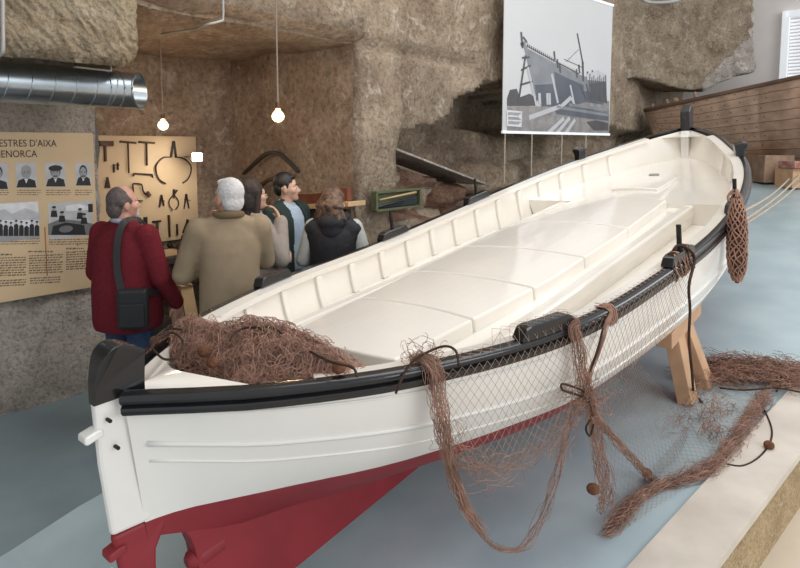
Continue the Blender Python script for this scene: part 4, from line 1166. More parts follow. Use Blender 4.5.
# portraits (generic sitters)
for (x0, y0, x1, y1, cap, bald) in ((-14, 163.5, 8.5, 189, 0, 0), (15.5, 163, 37, 187.5, 0, 1), (45, 163, 66, 186.5, 1, 0), (75, 163, 91.5, 185.5, 0, 0)):
    mb = MB(); mb.m = 0; rect(mb, x0, y0, x1, y1, PW, .001); cx = (x0 + x1) / 2; w_ = x1 - x0
    mb.m = 1; pts_poly(mb, [(x0 + 1, y1), (x0 + 3, y1 - 7), (cx - 3, y1 - 9), (cx + 3, y1 - 9), (x1 - 2, y1 - 7), (x1 - .5, y1)], PW, .002)
    mb.m = 2; pts_poly(mb, [(cx - 2, y1 - 9), (cx, y1 - 4), (cx + 2, y1 - 9)], PW, .0025)
    mb.m = 1 if not bald else 3; disc(mb, cx, y0 + 8.5, w_ * .24, 6.5, PW, .0028)
    mb.m = 3; disc(mb, cx, y0 + 10, w_ * .20, 6.0, PW, .0034)
    if cap: mb.m = 1; disc(mb, cx, y0 + 5.2, w_ * .33, 3.0, PW, .0040)
    mb.m = 1; rect(mb, cx - 2.6, y0 + 8.6, cx - 1.1, y0 + 9.3, PW, .0042); rect(mb, cx + 1.1, y0 + 8.6, cx + 2.6, y0 + 9.3, PW, .0042)
    if not bald: rect(mb, cx - 2.2, y0 + 12.6, cx + 2.2, y0 + 13.6, PW, .0042)
    mb.build('portrait_photograph', [M['g4'], M['g0'], M['g5'], M['g3']], panel, fix=False)
# group photographs
mb = MB(); mb.m = 0; rect(mb, -20, 205, 40, 238, PW, .001); mb.m = 1; rect(mb, -20, 232, 40, 238, PW, .0015)
mb.m = 3; pts_poly(mb, [(-20, 214), (5, 209), (12, 214), (25, 208), (40, 213), (40, 220), (-20, 220)], PW, .0015)
for i in range(11):
    x = -15 + i * 5.2; y = 221 + (i * 7 % 3)
    mb.m = 2; pts_poly(mb, [(x - 2.4, 236), (x - 2.2, y + 4), (x, y + 2.5), (x + 2.2, y + 4), (x + 2.2, 236)], PW, .002); mb.m = 3; disc(mb, x, y + 1, 1.2, 1.6, PW, .0025)
    mb.m = 2; disc(mb, x, y - .2, 1.4, 1.0, PW, .003)
mb.build('group_photograph', [M['g5'], M['g3'], M['g0'], M['g4']], panel, fix=False)
mb = MB(); mb.m = 0; rect(mb, 48, 203.5, 93.5, 235, PW, .001); mb.m = 1; pts_poly(mb, [(48, 224), (60, 219), (82, 221), (93.5, 224), (93.5, 235), (48, 235)], PW, .0015)
mb.m = 2; pts_poly(mb, [(51, 235), (53, 226), (66, 222.5), (84, 225), (86, 235)], PW, .002); mb.m = 1; disc(mb, 66, 229, 7, 3.5, PW, .0024)
for x, y in ((62, 213), (80, 210), (84, 215), (54, 208)):
    mb.m = 2; pts_poly(mb, [(x - 3.4, y + 9), (x - 2.6, y + 2.5), (x + 2.6, y + 2.5), (x + 3.6, y + 9)], PW, .0024); mb.m = 3; disc(mb, x, y + .8, 1.6, 2.0, PW, .0028); mb.m = 2; disc(mb, x, y - .8, 2.2, 1.1, PW, .003)
mb.m = 2; rect(mb, 88, 204, 93, 212, PW, .002); mb.m = 4; pts_poly(mb, [(66, 206), (78, 204), (88, 206), (88, 210), (66, 211)], PW, .0018)
mb.build('group_photograph', [M['g4'], M['g2'], M['g0'], M['g3'], M['g5']], panel, fix=False)
# grey lines of small print
rt = random.Random(3)
def lines(x0, x1, y0, n, dy, hh_=.75, slope=0.0):
    mb = MB()
    for i in range(n):
        x = x0; y = y0 + i * dy
        while x < x1 - 1:
            w_ = rt.uniform(1.2, 4.2); e = min(x + w_, x1 - (rt.uniform(0, 3) if i % 3 == 2 else 0))
            if e > x + .4: rect(mb, x, y + slope * (x - x0), e, y + hh_ + slope * (x - x0), PW, .0012)
            x += w_ + .7
    mb.build('small_print', M['inkgrey'], panel, fix=False)
for x0, x1 in ((-12, 9), (17, 41), (46, 71), (75, 92)): lines(x0, x1, 190, 3, 2.2, .6)
for x0, x1 in ((-12, 41), (49, 93)): lines(x0, x1, 239.5, 3, 2.3, .6, -.02)
lines(-12, 12, 254, 1, 2, 1.1); lines(28, 54, 251, 1, 2, 1.1); lines(66, 84, 248, 1, 2, 1.1)
lines(-12, 26, 258, 8, 2.5, .8, -.03); lines(29, 63, 255.5, 8, 2.45, .8, -.04); lines(66, 90, 252, 8, 2.4, .8, -.05)
lines(-12, 26, 281, 3, 2.5, .8, -.05); lines(30, 62, 278, 3, 2.45, .8, -.05)
mb = MB(); rect(mb, 45.4, 227, 46.6, 276, PW, .0011); rect(mb, 77, 243, 78.2, 246, PW, .0011); mb.build('stain', mat('rust_stain', srgb(160, 104, 60), .8, var=.2), panel, fix=False)

# ------------------------------------------------------------------ duct and pipes
PD = -4.32
d0 = onp(0, 80, PD); d1 = onp(139, 92.5, PD); ra = .128
sA = d0.dot(UH) - 2.2; sB = d1.dot(UH); zd = (d0.z + d1.z) / 2
duct = thing('ventilation_duct', RM((sA + sB) / 2, PD, zd - ra), 'shiny galvanised round duct under the chiselled stone block', 'duct')
def ring(s, r, n=36): return [RM(s, PD, zd) + VH * (r * math.cos(6.2832 * k / n)) + Z * (r * math.sin(6.2832 * k / n)) for k in range(n)]
mb = MB()
def endring(r): return [q - UH * (.115 * math.cos(6.2832 * k / 36)) for k, q in enumerate(ring(sB + .005, r))]
mb.grid([ring(sA, ra), endring(ra)], closev=True); mb.grid([ring(sA, ra - .006), endring(ra - .006)], closev=True)
mb.build('pipe', M['duct'], duct, smooth=True)
mb = MB()
pts = []
for k in range(900):
    a = k * .30; s = sA + .13 * a / 6.2832 
    if s > sB - .17: break
    pts.append(RM(s, PD, zd) + VH * (ra * math.cos(a)) + Z * (ra * math.sin(a)))
mb.tube(pts, .0048, 4); mb.build('spiral_seam', M['duct'], duct, smooth=True)
for s, r in ((sB - .16, .005), (sB - .25, .004), (None, .007)):
    rg = ring(s, ra + .001) if s else endring(ra)
    mb = MB(); mb.tube(rg + [rg[0]], r, 6); mb.build('collar', M['duct'], duct, smooth=True)
mb = MB(); a = onp(74, 67, -4.16); b = onp(110, 71, -4.16)
mb.box((a + b) / 2, (b - a) / 2, VH * .02, Z * .004); mb.box(b + Z * .012, UH * .004, VH * .02, Z * .018); mb.build('hanger', M['pipe'], duct)
mb = MB(); mb.tube(smooth_path([onp(2.5, -30, -3.80), onp(2.8, 20, -3.80), onp(3.0, 46, -3.80), onp(1.5, 54, -3.82), onp(-6, 57, -3.9)], 24), .011, 8)
tag(mb.build('conduit_pipe', M['pipe'], smooth=True), 'pale grey conduit running down the chiselled block at the frame edge', 'pipe')
mb = MB(); mb.tube(smooth_path([onp(223, -30, -3.83), onp(223, 0, -3.83), onp(223, 17, -3.83), onp(221, 21, -3.83), onp(205, 25, -3.86)] + [hit(x, y, V((0, 0, LZ - .02)), Z) for x, y in ((196, 29), (180, 31), (162, 34))], 34), .009, 8)
tag(mb.build('conduit_pipe', M['pipe'], smooth=True), 'thin conduit bending from the rock face above the alcove to the lamp cord', 'pipe')
mb = MB(); mb.tube(smooth_path([at(636, -8, 10.1), at(645, 1, 10.2), at(660, 2.5, 10.3), at(678, 0, 10.4), at(686, -8, 10.5)], 20), .03, 8)
tag(mb.build('conduit_pipe', M['pipe'], smooth=True), 'grey pipe at the top of the hanging pale rock', 'pipe')

# ------------------------------------------------------------------ hanging bulbs and the spotlight
def bulb(x, y, D, ztop, label):
    c = at(x, y, D); t = thing('pendant_bulb', c - Z * .07, label, 'light bulb', 'bare filament bulbs on cords')
    mb = MB(); mb.tube([c + Z * .075, V((c.x, c.y, ztop))], .0055, 6); mb.build('cord', M['cord'], t)
    mb = MB(); mb.tube([c + Z * .078, c + Z * .07, c + Z * .036], [.010, .017, .017], 12); mb.build('lamp_holder', M['tool_wood'], t, smooth=True, auto=40)
    mb = MB(); prof = [(.036, .016), (.022, .022), (.004, .038), (-.018, .047), (-.040, .042), (-.056, .026), (-.063, .004)]
    rows = [[c + Z * z + V((math.cos(6.2832 * k / 18) * r, math.sin(6.2832 * k / 18) * r, 0)) for k in range(18)] for z, r in prof]
    mb.grid(rows, closev=True); g = mb.build('glass', M['bulbglass'], t, smooth=True)
    mb = MB()
    for k in range(6):
        a = 6.2832 * k / 6; mb.tube([c + V((.006 * math.cos(a), .006 * math.sin(a), .03)), c + V((.017 * math.cos(a), .017 * math.sin(a), -.012)), c + V((.010 * math.cos(a), .010 * math.sin(a), -.038))], .0028, 4)
    mb.build('filament', M['glow'], g)
    return c
b1 = bulb(163, 123, 5.2, LZ, 'glowing bare bulb on a cord above the tool board')
b2 = bulb(278, 113.5, 4.25, 4.6, 'glowing bare bulb on a long cord over the visitors in the alcove')
TB = -5.90
sc_ = onp(196, 157, TB + .34)
spot = thing('spotlight', sc_, 'small bright spotlight at the right edge of the tool board', 'lamp')
mb = MB(); mb.box(sc_, UH * .055, VH * .018, Z * .042); mb.build('housing', M['pipe'], spot, bevel=.006)
mb = MB(); mb.box(sc_ + VH * .024, UH * .05, VH * .006, Z * .038); mb.build('lamp_face', M['spotglow'], spot)
mb = MB(); mb.tube([sc_ - VH * .02, sc_ - VH * .18 + UH * .02 + Z * .0, RM(sc_.dot(UH) + .10, TB - .08, sc_.z)], .008, 6); mb.build('bracket', M['pipe'], spot)

# ------------------------------------------------------------------ tool board with tools
t_tr = onp(195.5, 136.5, TB); t_br = onp(199, 237, TB); s1 = (t_tr.dot(UH) + t_br.dot(UH)) / 2; s0 = onp(94, 150, TB).dot(UH)
mb = board('', s0, s1, t_br.z, t_tr.z, None, '', '', TB, .02)
tag(mb.build('tool_board', M['toolboard'], bevel=.003), 'pale plywood board on the alcove wall, hung with old hand tools', 'board')
def tp(x, y, l=.012): return onp(x, y, TB + l)
def tbar(mb, a, b, w, d=.010, w2=None, l=.014):
    A_, B_ = tp(*a, l), tp(*b, l); dd_ = (B_ - A_); L_ = dd_.length; dd_ /= L_; sd = dd_.cross(VH).normalized(); w2 = w2 or w
    mb.hexa([A_ - sd * w / 2 - VH * d, A_ + sd * w / 2 - VH * d, B_ + sd * w2 / 2 - VH * d, B_ - sd * w2 / 2 - VH * d, A_ - sd * w / 2 + VH * d, A_ + sd * w / 2 + VH * d, B_ + sd * w2 / 2 + VH * d, B_ - sd * w2 / 2 + VH * d])
def tcurve(mb, pts, r, l=.016): mb.tube(smooth_path([tp(x, y, l) for x, y in pts], 26), r, 6)
def tool(name, label, cat, parts, group=None):
    allp = [q for pr in parts for q in pr[2]]
    x = sum(q[0] for q in allp) / len(allp); y = max(q[1] for q in allp)
    t = thing(name, tp(x, y), label, cat, group)
    for pn, m, pts, kind, *a in parts:
        mb = MB()
        if kind == 'bar': tbar(mb, pts[0], pts[1], a[0] * .66, *a[1:])
        else: tcurve(mb, pts, a[0] * .7)
        mb.build(pn, M[m], t, smooth=(kind == 'curve'), bevel=.002 if kind == 'bar' else 0)
    return t
TW, TI = 'tool_wood', 'tool_iron'
tool('mallet', 'dark wooden mallet at the top left of the tool board', 'mallet', [('head', TW, [(99.5, 143.5), (113, 143.5)], 'bar', .075, .02), ('handle', TW, [(105, 146), (105.5, 161.5)], 'bar', .032, .012)])
tool('auger', 'tall T-handled auger beside the mallet, longest shaft on the board', 'auger', [('handle', TW, [(120, 141.5), (136, 143)], 'bar', .030, .014), ('shaft', TI, [(128, 142), (129, 173)], 'bar', .016, .008)])
tool('auger', 'shorter T-handled auger above the drawknife', 'auger', [('handle', TW, [(139, 142), (154.5, 143)], 'bar', .030, .014), ('shaft', TI, [(146.5, 142), (147, 165.5)], 'bar', .022, .008)])
tool('caliper', 'large round caliper with curved arms lit by the spotlight', 'caliper', [
    ('arm', TI, [(171.5, 157), (163, 158), (156.5, 165), (156.5, 173), (160, 180), (166, 183.5)], 'curve', .010),
    ('arm', TI, [(175, 157), (184, 158.5), (190.5, 165), (191, 172), (188, 179), (183, 183)], 'curve', .010),
    ('leg', TI, [(173.5, 141), (171, 157)], 'bar', .026, .010, .018), ('leg', TI, [(174, 141), (176, 157)], 'bar', .026, .010, .018)])
tool('punch', 'short iron punch under the mallet, left of a pair', 'punch', [('shaft', TI, [(114, 164), (114, 172.5)], 'bar', .022, .008)])
tool('punch', 'short iron punch under the tall auger, right of a pair', 'punch', [('shaft', TI, [(117.8, 162.5), (118, 170)], 'bar', .020, .008), ('head', TI, [(116, 165), (119.5, 165)], 'bar', .016, .008)])
tool('drawknife', 'drawknife with a straight horizontal blade and two bent ends', 'drawknife', [('blade', TI, [(134, 173.6), (152, 174.6)], 'bar', .026, .006), ('handle', TW, [(134, 173), (133.4, 176.5)], 'bar', .018, .01), ('handle', TW, [(152, 174), (152.8, 177.5)], 'bar', .018, .01)])
tool('hook', 'dark triangular iron at the left edge of the tool board', 'tool', [('blade', TI, [(107.5, 177), (107.5, 188)], 'bar', .022, .008, .055)])
tool('hand_brace', 'carpenter\'s brace with a cranked iron frame and round knob', 'brace', [('crank', TI, [(133, 188), (133, 184), (136, 183.5), (141.5, 184.5), (143, 190), (145, 193.5), (148, 194)], 'curve', .010), ('knob', TW, [(147, 192), (150, 196)], 'bar', .045, .015), ('chuck', TI, [(133, 186), (133.5, 198)], 'bar', .020, .008), ('bit', TI, [(133.5, 200.5), (143, 200.8)], 'bar', .018, .006)])
tool('divider', 'small iron divider left of the round callipers', 'divider', [('leg', TI, [(161.5, 195), (159.5, 207.5)], 'bar', .026, .006, .01), ('leg', TI, [(161.5, 195), (164, 206)], 'bar', .026, .006, .01), ('bar', TI, [(160, 200.5), (165, 201)], 'bar', .012, .005)])
tool('caliper', 'small round caliper with open crossed handles, middle of the board', 'caliper', [('arm', TI, [(173, 195), (169.5, 200), (169.5, 205.5), (173, 210)], 'curve', .008), ('arm', TI, [(174.5, 195), (178, 200), (178.5, 205), (175.5, 209.5)], 'curve', .008), ('handle', TI, [(174, 189.5), (174, 197)], 'bar', .03, .008), ('handle', TI, [(177.5, 190), (173, 196.5)], 'bar', .016, .007)])
tool('divider', 'small iron divider at the right edge, under the large caliper', 'divider', [('leg', TI, [(186.3, 194), (184, 209)], 'bar', .028, .006, .01), ('leg', TI, [(186.3, 194), (189, 208.5)], 'bar', .028, .006, .01), ('bar', TI, [(184.5, 199.5), (190.5, 200.5)], 'bar', .012, .005)])
tool('plane_iron', 'tall dark iron blade partly behind the head of the man in red', 'tool', [('blade', TI, [(145.5, 217), (146, 233)], 'bar', .055, .008), ('blade_edge', TI, [(140, 218), (140, 230)], 'bar', .03, .008)])
tool('hammer', 'T-shaped hammer in the bottom row of the tool board', 'hammer', [('head', TI, [(152.5, 222), (161, 221)], 'bar', .028, .012), ('handle', TW, [(157.2, 222), (157.5, 236)], 'bar', .030, .010)])
tool('chisel', 'tall chisel in the bottom row, longest of the row', 'chisel', [('blade', TI, [(169.3, 225), (169.8, 237)], 'bar', .026, .006, .02), ('handle', TW, [(168.8, 215), (169.3, 225)], 'bar', .030, .012)])
tool('chisel', 'short chisel beside the forked divider at the bottom of the board', 'chisel', [('blade', TI, [(177.2, 229), (177.5, 235.3)], 'bar', .03, .006), ('handle', TW, [(177, 224), (177.2, 229)], 'bar', .022, .012)])
tool('divider', 'forked black divider at the bottom right corner of the board', 'divider', [('leg', TI, [(187.5, 221), (182.8, 233)], 'bar', .034, .007, .014), ('leg', TI, [(187.5, 221), (192.6, 232)], 'bar', .034, .007, .014), ('head', TI, [(187.5, 219.5), (187.5, 223.5)], 'bar', .036, .01)])

# ------------------------------------------------------------------ workbench and what lies on it
BP = -5.45; bz = onp(190, 255, BP + .25).z
bs0, bs1 = onp(130, 255, BP).dot(UH), onp(236, 255, BP).dot(UH) + .15
bench = thing('workbench', RM((bs0 + bs1) / 2, BP, 0), 'dark old workbench below the tool board', 'workbench')
mb = MB(); mb.box(RM((bs0 + bs1) / 2, BP, bz - .03), UH * (bs1 - bs0) / 2, VH * .26, Z * .03); mb.build('worktop', M['benchwood'], bench, bevel=.006)
mb = MB(); mb.box(RM((bs0 + bs1) / 2, BP + .20, bz - .10), UH * ((bs1 - bs0) / 2 - .04), VH * .02, Z * .045); mb.build('apron', M['benchwood'], bench)
for s in (bs0 + .1, onp(176, 290, BP + .2).dot(UH), bs1 - .1):
    for dp in (-.2, .2):
        mb = MB(); mb.box(RM(s, BP + dp, (bz - .06) / 2), UH * .045, VH * .04, Z * ((bz - .06) / 2)); mb.build('leg', M['benchwood'], bench, bevel=.004)
mb = MB(); mb.box(RM((bs0 + bs1) / 2, BP + .2, .25), UH * ((bs1 - bs0) / 2 - .1), VH * .02, Z * .04); mb.build('stretcher', M['benchwood'], bench)
def onbench(x, y): return hit(x, y, V((0, 0, bz)), Z)
for i, (x, l, h, m, lab) in enumerate(((166, .17, .055, 'palewood', 'pale wood block at the left end of the workbench'), (175, .22, .07, 'benchwood', 'dark wooden hand plane in the middle of the workbench'), (187, .26, .07, 'tool_wood', 'brown wooden hand plane near the right end of the workbench'), (199, .24, .10, 'benchwood', 'tall dark wooden hand plane tilted up beside the khaki jacket'))):
    c = RM(onp(x, 250, BP + .12).dot(UH), BP + (.12 if i % 2 == 0 else .02), bz)
    if i == 0:
        mb = MB(); mb.box(c + Z * h / 2, UH * l / 2, VH * .05, Z * h / 2); tag(mb.build('wood_block', M[m], bevel=.004), lab, 'block')
    else:
        t = thing('hand_plane', c, lab, 'hand plane'); tilt = .25 if i == 3 else 0
        ax_ = UH * math.cos(tilt) + Z * math.sin(tilt); az = Z * math.cos(tilt) - UH * math.sin(tilt); c2 = c + Z * (math.sin(tilt) * l / 2)
        mb = MB(); mb.box(c2 + az * h * .35, ax_ * l / 2, VH * .04, az * h * .35); mb.build('stock', M[m], t, bevel=.006)
        mb = MB(); mb.tube(smooth_path([c2 - ax_ * l * .3 + az * h * .65, c2 - ax_ * l * .38 + az * h * 1.15, c2 - ax_ * l * .28 + az * h * 1.5], 8), .016, 8); mb.build('handle', M[m], t, smooth=True)
        mb = MB(); mb.box(c2 + ax_ * l * .05 + az * h * .9, ax_ * .01 + az * .015, VH * .025, az * h * .45 - ax_ * .02); mb.build('plane_iron', M['tool_iron'], t)
# pale boards leaning in front of the bench
BB = -4.55
for (x0, y0, x1, y1, lab, m) in ((181, 287, 193, 322, 'narrow greyish board standing on end in front of the workbench', 'oldwood'), (193.5, 290, 207, 324, 'pale board standing on end against the bench beside the khaki jacket', 'palewood')):
    a = onp(x0, y0, BB); b = onp(x1, y1, BB); z0_ = 0
    mb = MB(); mb.hexa([RM(a.dot(UH), BB - .0, 0), RM(b.dot(UH), BB - .0, 0), RM(b.dot(UH), BB - .05, 0), RM(a.dot(UH), BB - .05, 0), RM(a.dot(UH), BB - .22, a.z), RM(b.dot(UH), BB - .22, a.z), RM(b.dot(UH), BB - .27, a.z), RM(a.dot(UH), BB - .27, a.z)])
    tag(mb.build('board', M[m], bevel=.004), lab, 'board')
mb = MB(); mb.tube([onp(164, 280.5, BB - .15), onp(192, 285.5, BB - .20)], .011, 8)
tag(mb.build('wooden_rod', M['palewood'], smooth=True), 'thin pale rod laid level in front of the workbench', 'rod')

# ------------------------------------------------------------------ timbers on the back wall
WN = UH * -1.0                                     # the back wall faces this way
SW = K1.dot(UH) - .06
def bw(x, y, l=.0): return ons(x, y, SW - l)
def rib_thing(pts, w, lab, m, l=.03):
    path = smooth_path([bw(x, y, l) for x, y in pts], 30); mb = MB(); rows = []
    for i, q in enumerate(path):
        t = (path[min(i + 1, 29)] - path[max(i - 1, 0)]).normalized(); nn = t.cross(UH).normalized(); ww = w * (.62 + .38 * math.sin(math.pi * i / 29))
        rows.append([q - nn * ww - UH * .025, q + nn * ww - UH * .025, q + nn * ww + UH * .025, q - nn * ww + UH * .025])
    ids = mb.grid(rows, closev=True); mb.face(ids[0][::-1]); mb.face(ids[-1])
    tag(mb.build('curved_timber', M[m], bevel=.004), lab, 'timber')
rib_thing([(243.5, 174), (252, 166), (262, 157), (270, 152.6), (279, 154), (288, 161), (298.5, 172)], .017, 'curved boat rib bent like a boomerang, highest on the alcove back wall', 'benchwood')
rib_thing([(258, 190), (264, 183), (271, 179), (280, 177), (290, 180)], .017, 'smaller curved wooden rib mounted below the boomerang-shaped one', 'tool_wood')
q0, q1 = bw(296, 207, .12), bw(357, 203.5, .12)
shelf = thing('wooden_shelf', (q0 + q1) / 2, 'pale wooden shelf on the alcove back wall with two dark legs', 'shelf')
mb = MB(); mb.box((q0 + q1) / 2, (q1 - q0) / 2, UH * .11, Z * .022); mb.build('shelf_board', M['palewood'], shelf, bevel=.004)
for x in (313, 345):
    a = bw(x, 205, .10); mb = MB(); mb.box(V((a.x, a.y, a.z / 2 - .02)), VH * .045, UH * .03, Z * (a.z / 2 - .02)); mb.build('leg', M['benchwood'], shelf)
mb = MB(); rows = []
for i in range(25):
    f = i / 24; x = lerp(298, 350, f); c = bw(x, 204.5, .12); top = bw(x, lerp(193.5, 191.5, f) + 4 * math.sin(f * 3.1416) * .5, .12)
    hh2 = (top.z - c.z); d_ = .03 + .03 * math.sin(f * math.pi)
    c = V((c.x, c.y, q0.z + .024 + (q1.z - q0.z) * f)); rows.append([c - UH * d_, c + UH * .02, c + UH * .02 + Z * hh2, c - UH * d_ * 1.2 + Z * hh2])
ids = mb.grid(rows, closev=True); mb.face(ids[0][::-1]); mb.face(ids[-1])
tag(mb.build('hull_half_model', M['redwood'], bevel=.004), 'long red-brown half model of a hull lying on the pale wall shelf', 'model')
# green box with a black half model on the main wall
PG = -3.92
ga, gb = onp(374.5, 192.5, PG), onp(418, 205.5, PG)
gs0, gs1 = ga.dot(UH), gb.dot(UH); gz0, gz1 = gb.z - .0, ga.z + .0
gbx = thing('display_box', RM((gs0 + gs1) / 2, PG, gz0), 'small green open box on the rock wall below the niche', 'box')
mb = MB(); mb.box(RM((gs0 + gs1) / 2, PG - .035, (gz0 + gz1) / 2), UH * (gs1 - gs0) / 2, VH * .01, Z * (gz1 - gz0) / 2); mb.build('back', M['green'], gbx)
for zz, nm in ((gz0, 'bottom'), (gz1, 'top')):
    mb = MB(); mb.box(RM((gs0 + gs1) / 2, PG, zz), UH * (gs1 - gs0) / 2, VH * .035, Z * .010); mb.build(nm, M['green'], gbx)
for ss in (gs0, gs1):
    mb = MB(); mb.box(RM(ss, PG, (gz0 + gz1) / 2), UH * .012, VH * .035, Z * (gz1 - gz0) / 2); mb.build('side', M['green'], gbx)
mb = MB(); rows = []
for i in range(21):
    f = i / 20; s = lerp(gs0 + .03, gs1 - .05, f); b_ = lerp(.012, .028, f); zc = gz0 + .016
    hgt = lerp(.02, .085, f ** .8)
    rows.append([RM(s, PG - b_, zc), RM(s, PG + b_, zc), RM(s, PG + b_, zc + hgt), RM(s, PG - b_, zc + hgt)])
ids = mb.grid(rows, closev=True); mb.face(ids[0][::-1]); mb.face(ids[-1])
tag(mb.build('hull_half_model', M['black'], bevel=.004), 'small black hull model inside the green box', 'model')
mb = MB(); a, b = RM(gs0 + .05, PG + .02, gz0 + .10), RM(gs1 - .06, PG + .02, gz1 - .03); mb.tube([a, b], [.008, .014], 8)
tag(mb.build('wooden_rod', M['palewood'], smooth=True), 'slender pale rod slanting inside the green box', 'rod')

# ------------------------------------------------------------------ hanging photograph of a ship
Pa, Pb = at(502.5, 132, 7.2), at(609, 135, 8.9)
PX = (Pb - Pa); PX.z = 0; PXl = PX.length; PXn = PX / PXl; PN = V((PXn.y, -PXn.x, 0))
ztop = at(613.5, 5.5, 8.9).z; zbot = Pa.z; PH = ztop - zbot
poster = thing('hanging_photograph', Pa + PX * .5, 'large hanging black-and-white print of a wooden ship under construction', 'photograph')
def ph(x, y, l=.004): return hit(x, y, Pa + PN * l, PN)      # a point of the print
mb = MB(); mb.box(Pa + PX * .5 + Z * PH / 2 - PN * .006, PXn * PXl / 2, PN * .005, Z * PH / 2); mb.build('sheet', M['psky'], poster)
for zz in (zbot, ztop):
    mb = MB(); mb.box(Pa + PX * .5 + Z * (zz - Pa.z), PXn * (PXl / 2 + .01), PN * .012, Z * .016); mb.build('batten', M['winwhite'], poster)
def z5(pts): return [(505 + x / 4.06, y / 4.06) for x, y in pts]
def pp(m, pts, l, mb): mb.m = m; mb.poly([ph(x, y, l) for x, y in z5(pts)])
def ln(m, a, b, w, l, mb):
    (x0, y0), (x1, y1) = z5([a, b]); A_, B_ = ph(x0, y0, l), ph(x1, y1, l); d = (B_ - A_).normalized(); sd = d.cross(PN) * w
    mb.m = m; mb.poly([A_ - sd, B_ - sd, B_ + sd, A_ + sd])
mb = MB()   # materials: 0 ground 1 hull 2 shadow 3 line 4 pale
pp(0, [(8, 432), (60, 425), (110, 432), (200, 430), (300, 400), (423, 410), (423, 540), (8, 536)], .001, mb)
pp(3, [(8, 400), (20, 365), (48, 360), (60, 395), (100, 380), (130, 400), (130, 430), (8, 430)], .0012, mb)
pp(1, [(70, 170), (82, 165), (120, 200), (200, 250), (260, 285), (320, 310), (400, 320), (410, 410), (330, 400), (260, 432), (150, 432), (128, 400), (105, 320), (85, 225)], .0020, mb)
pp(2, [(120, 345), (200, 340), (260, 360), (330, 370), (400, 380), (400, 425), (330, 415), (260, 432), (150, 432), (128, 400)], .0026, mb)
pp(2, [(200, 290), (260, 320), (320, 345), (320, 385), (260, 370), (205, 345)], .0024, mb)
ln(4, (84, 178), (200, 238), .016, .0032, mb); ln(4, (90, 192), (205, 255), .012, .0032, mb); ln(4, (200, 245), (320, 300), .012, .0032, mb); ln(3, (88, 186), (300, 300), .008, .0034, mb)
for k in range(14): ln(3, (92 + k * 8, 178 + k * 4.6), (92 + k * 8, 192 + k * 4.6), .010, .0036, mb)
ln(3, (66, 130), (72, 195), .018, .0036, mb); ln(3, (74, 150), (90, 172), .014, .0036, mb); ln(3, (64, 180), (78, 178), .02, .0036, mb)
ln(3, (294, 135), (318, 265), .014, .0036, mb); ln(3, (316, 250), (318, 330), .022, .0036, mb)
for x, y in ((200, 208), (212, 240), (222, 260), (300, 262), (290, 280), (335, 290), (355, 285), (378, 285)): ln(3, (x, y), (x + 3, y + 36), .018, .0036, mb)
ln(3, (318, 275), (240, 240), .004, .0036, mb); ln(3, (300, 200), (250, 250), .003, .0036, mb)
for a, b, w in (((84, 225), (55, 415), .016), ((92, 270), (128, 430), .02), ((70, 235), (100, 232), .012), ((66, 285), (105, 265), .012), ((62, 345), (112, 330), .012), ((190, 300), (215, 418), .022), ((265, 345), (282, 425), .018), ((305, 345), (330, 405), .014), ((330, 340), (345, 405), .014), ((370, 340), (350, 400), .014)): ln(4 if w > .017 else 3, a, b, w, .0042, mb)
for x in (140, 172, 180): ln(4, (x, 378), (x + 2, 425), .028, .0042, mb)
pp(4, [(330, 300), (380, 285), (405, 300), (405, 330), (335, 325)], .0038, mb)
pp(3, [(345, 340), (410, 330), (415, 420), (350, 400)], .0040, mb)
for k in range(9): ln(3 if k % 2 else 2, (345 + k * 8, 300 + (k * 13) % 20), (340 + k * 9, 405), .012, .0044, mb)
pp(2, [(200, 440), (260, 425), (420, 460), (420, 490), (330, 480), (210, 462)], .0044, mb)
ln(4, (98, 478), (225, 432), .03, .0050, mb); ln(4, (225, 436), (268, 396), .03, .0050, mb); ln(4, (268, 396), (285, 430), .02, .005, mb); ln(1, (210, 434), (423, 468), .02, .0050, mb); ln(1, (260, 425), (423, 448), .02, .0050, mb)
for a, b in (((240, 480), (175, 540)), ((262, 478), (210, 542)), ((285, 485), (245, 542))): ln(4, a, b, .028, .0050, mb)
pp(3, [(330, 495), (370, 488), (420, 500), (420, 530), (360, 530)], .0028, mb)
mb.build('picture', [M['pground'], M['phull'], M['phull_dark'], M['pline'], M['ppale']], poster, fix=False)
mb = MB(); mb.m = 0; pp(0, [(8, 446), (70, 452), (68, 516), (7, 512)], .0054, mb)
for k in range(9):
    if k % 3 != 2: ln(1, (13, 458 + k * 6), (64 - (k % 2) * 6, 461 + k * 6), .008, .006, mb)
mb.build('caption_label', [M['g5'], M['g3']], poster, fix=False)
for x, y in ((505, 132), (532, 133), (562, 134), (586, 134.6)):
    a = ph(x, y, 0); mb = MB(); mb.tube([a, a - Z * (.62 if x < 570 else .5)], .008, 5); mb.build('cord', M['rope'], poster)

# ------------------------------------------------------------------ weathered wooden boat at the far end
Wa, Wb = at(647, 112, 10.9), at(905, 50, 8.6)
WD = (Wb - Wa); WD.z = 0; WLn = WD.length; WU = WD / WLn; WN_ = V((WU.y, -WU.x, 0))
wz = [at(649, 109, 10.88).z, 0, 0]
old = thing('wooden_boat', V((Wa.x, Wa.y, 1.6)) + WD * .5, 'big unpainted plank-built boat with visible seams, behind the bow of the white one', 'boat')
zg = lambda f: lerp(at(649, 109, 10.9).z, at(800, 75.5, 9.55).z, 1) if False else None
zA = at(650, 109, 10.88).z; zM = at(800, 75.5, 9.6).z
def osheer(f):
    c = V((Wa.x, Wa.y, 0)) + WD * f - WN_ * (ohalf(.5) * .9 * min(1, f / .5)) + WN_ * ohalf(f)
    x = 400 + F * c.x / c.y
    return at(x, 109 - (x - 649) * .2219 if x < 800 else 75.5 - (x - 800) * .12, c.y).z
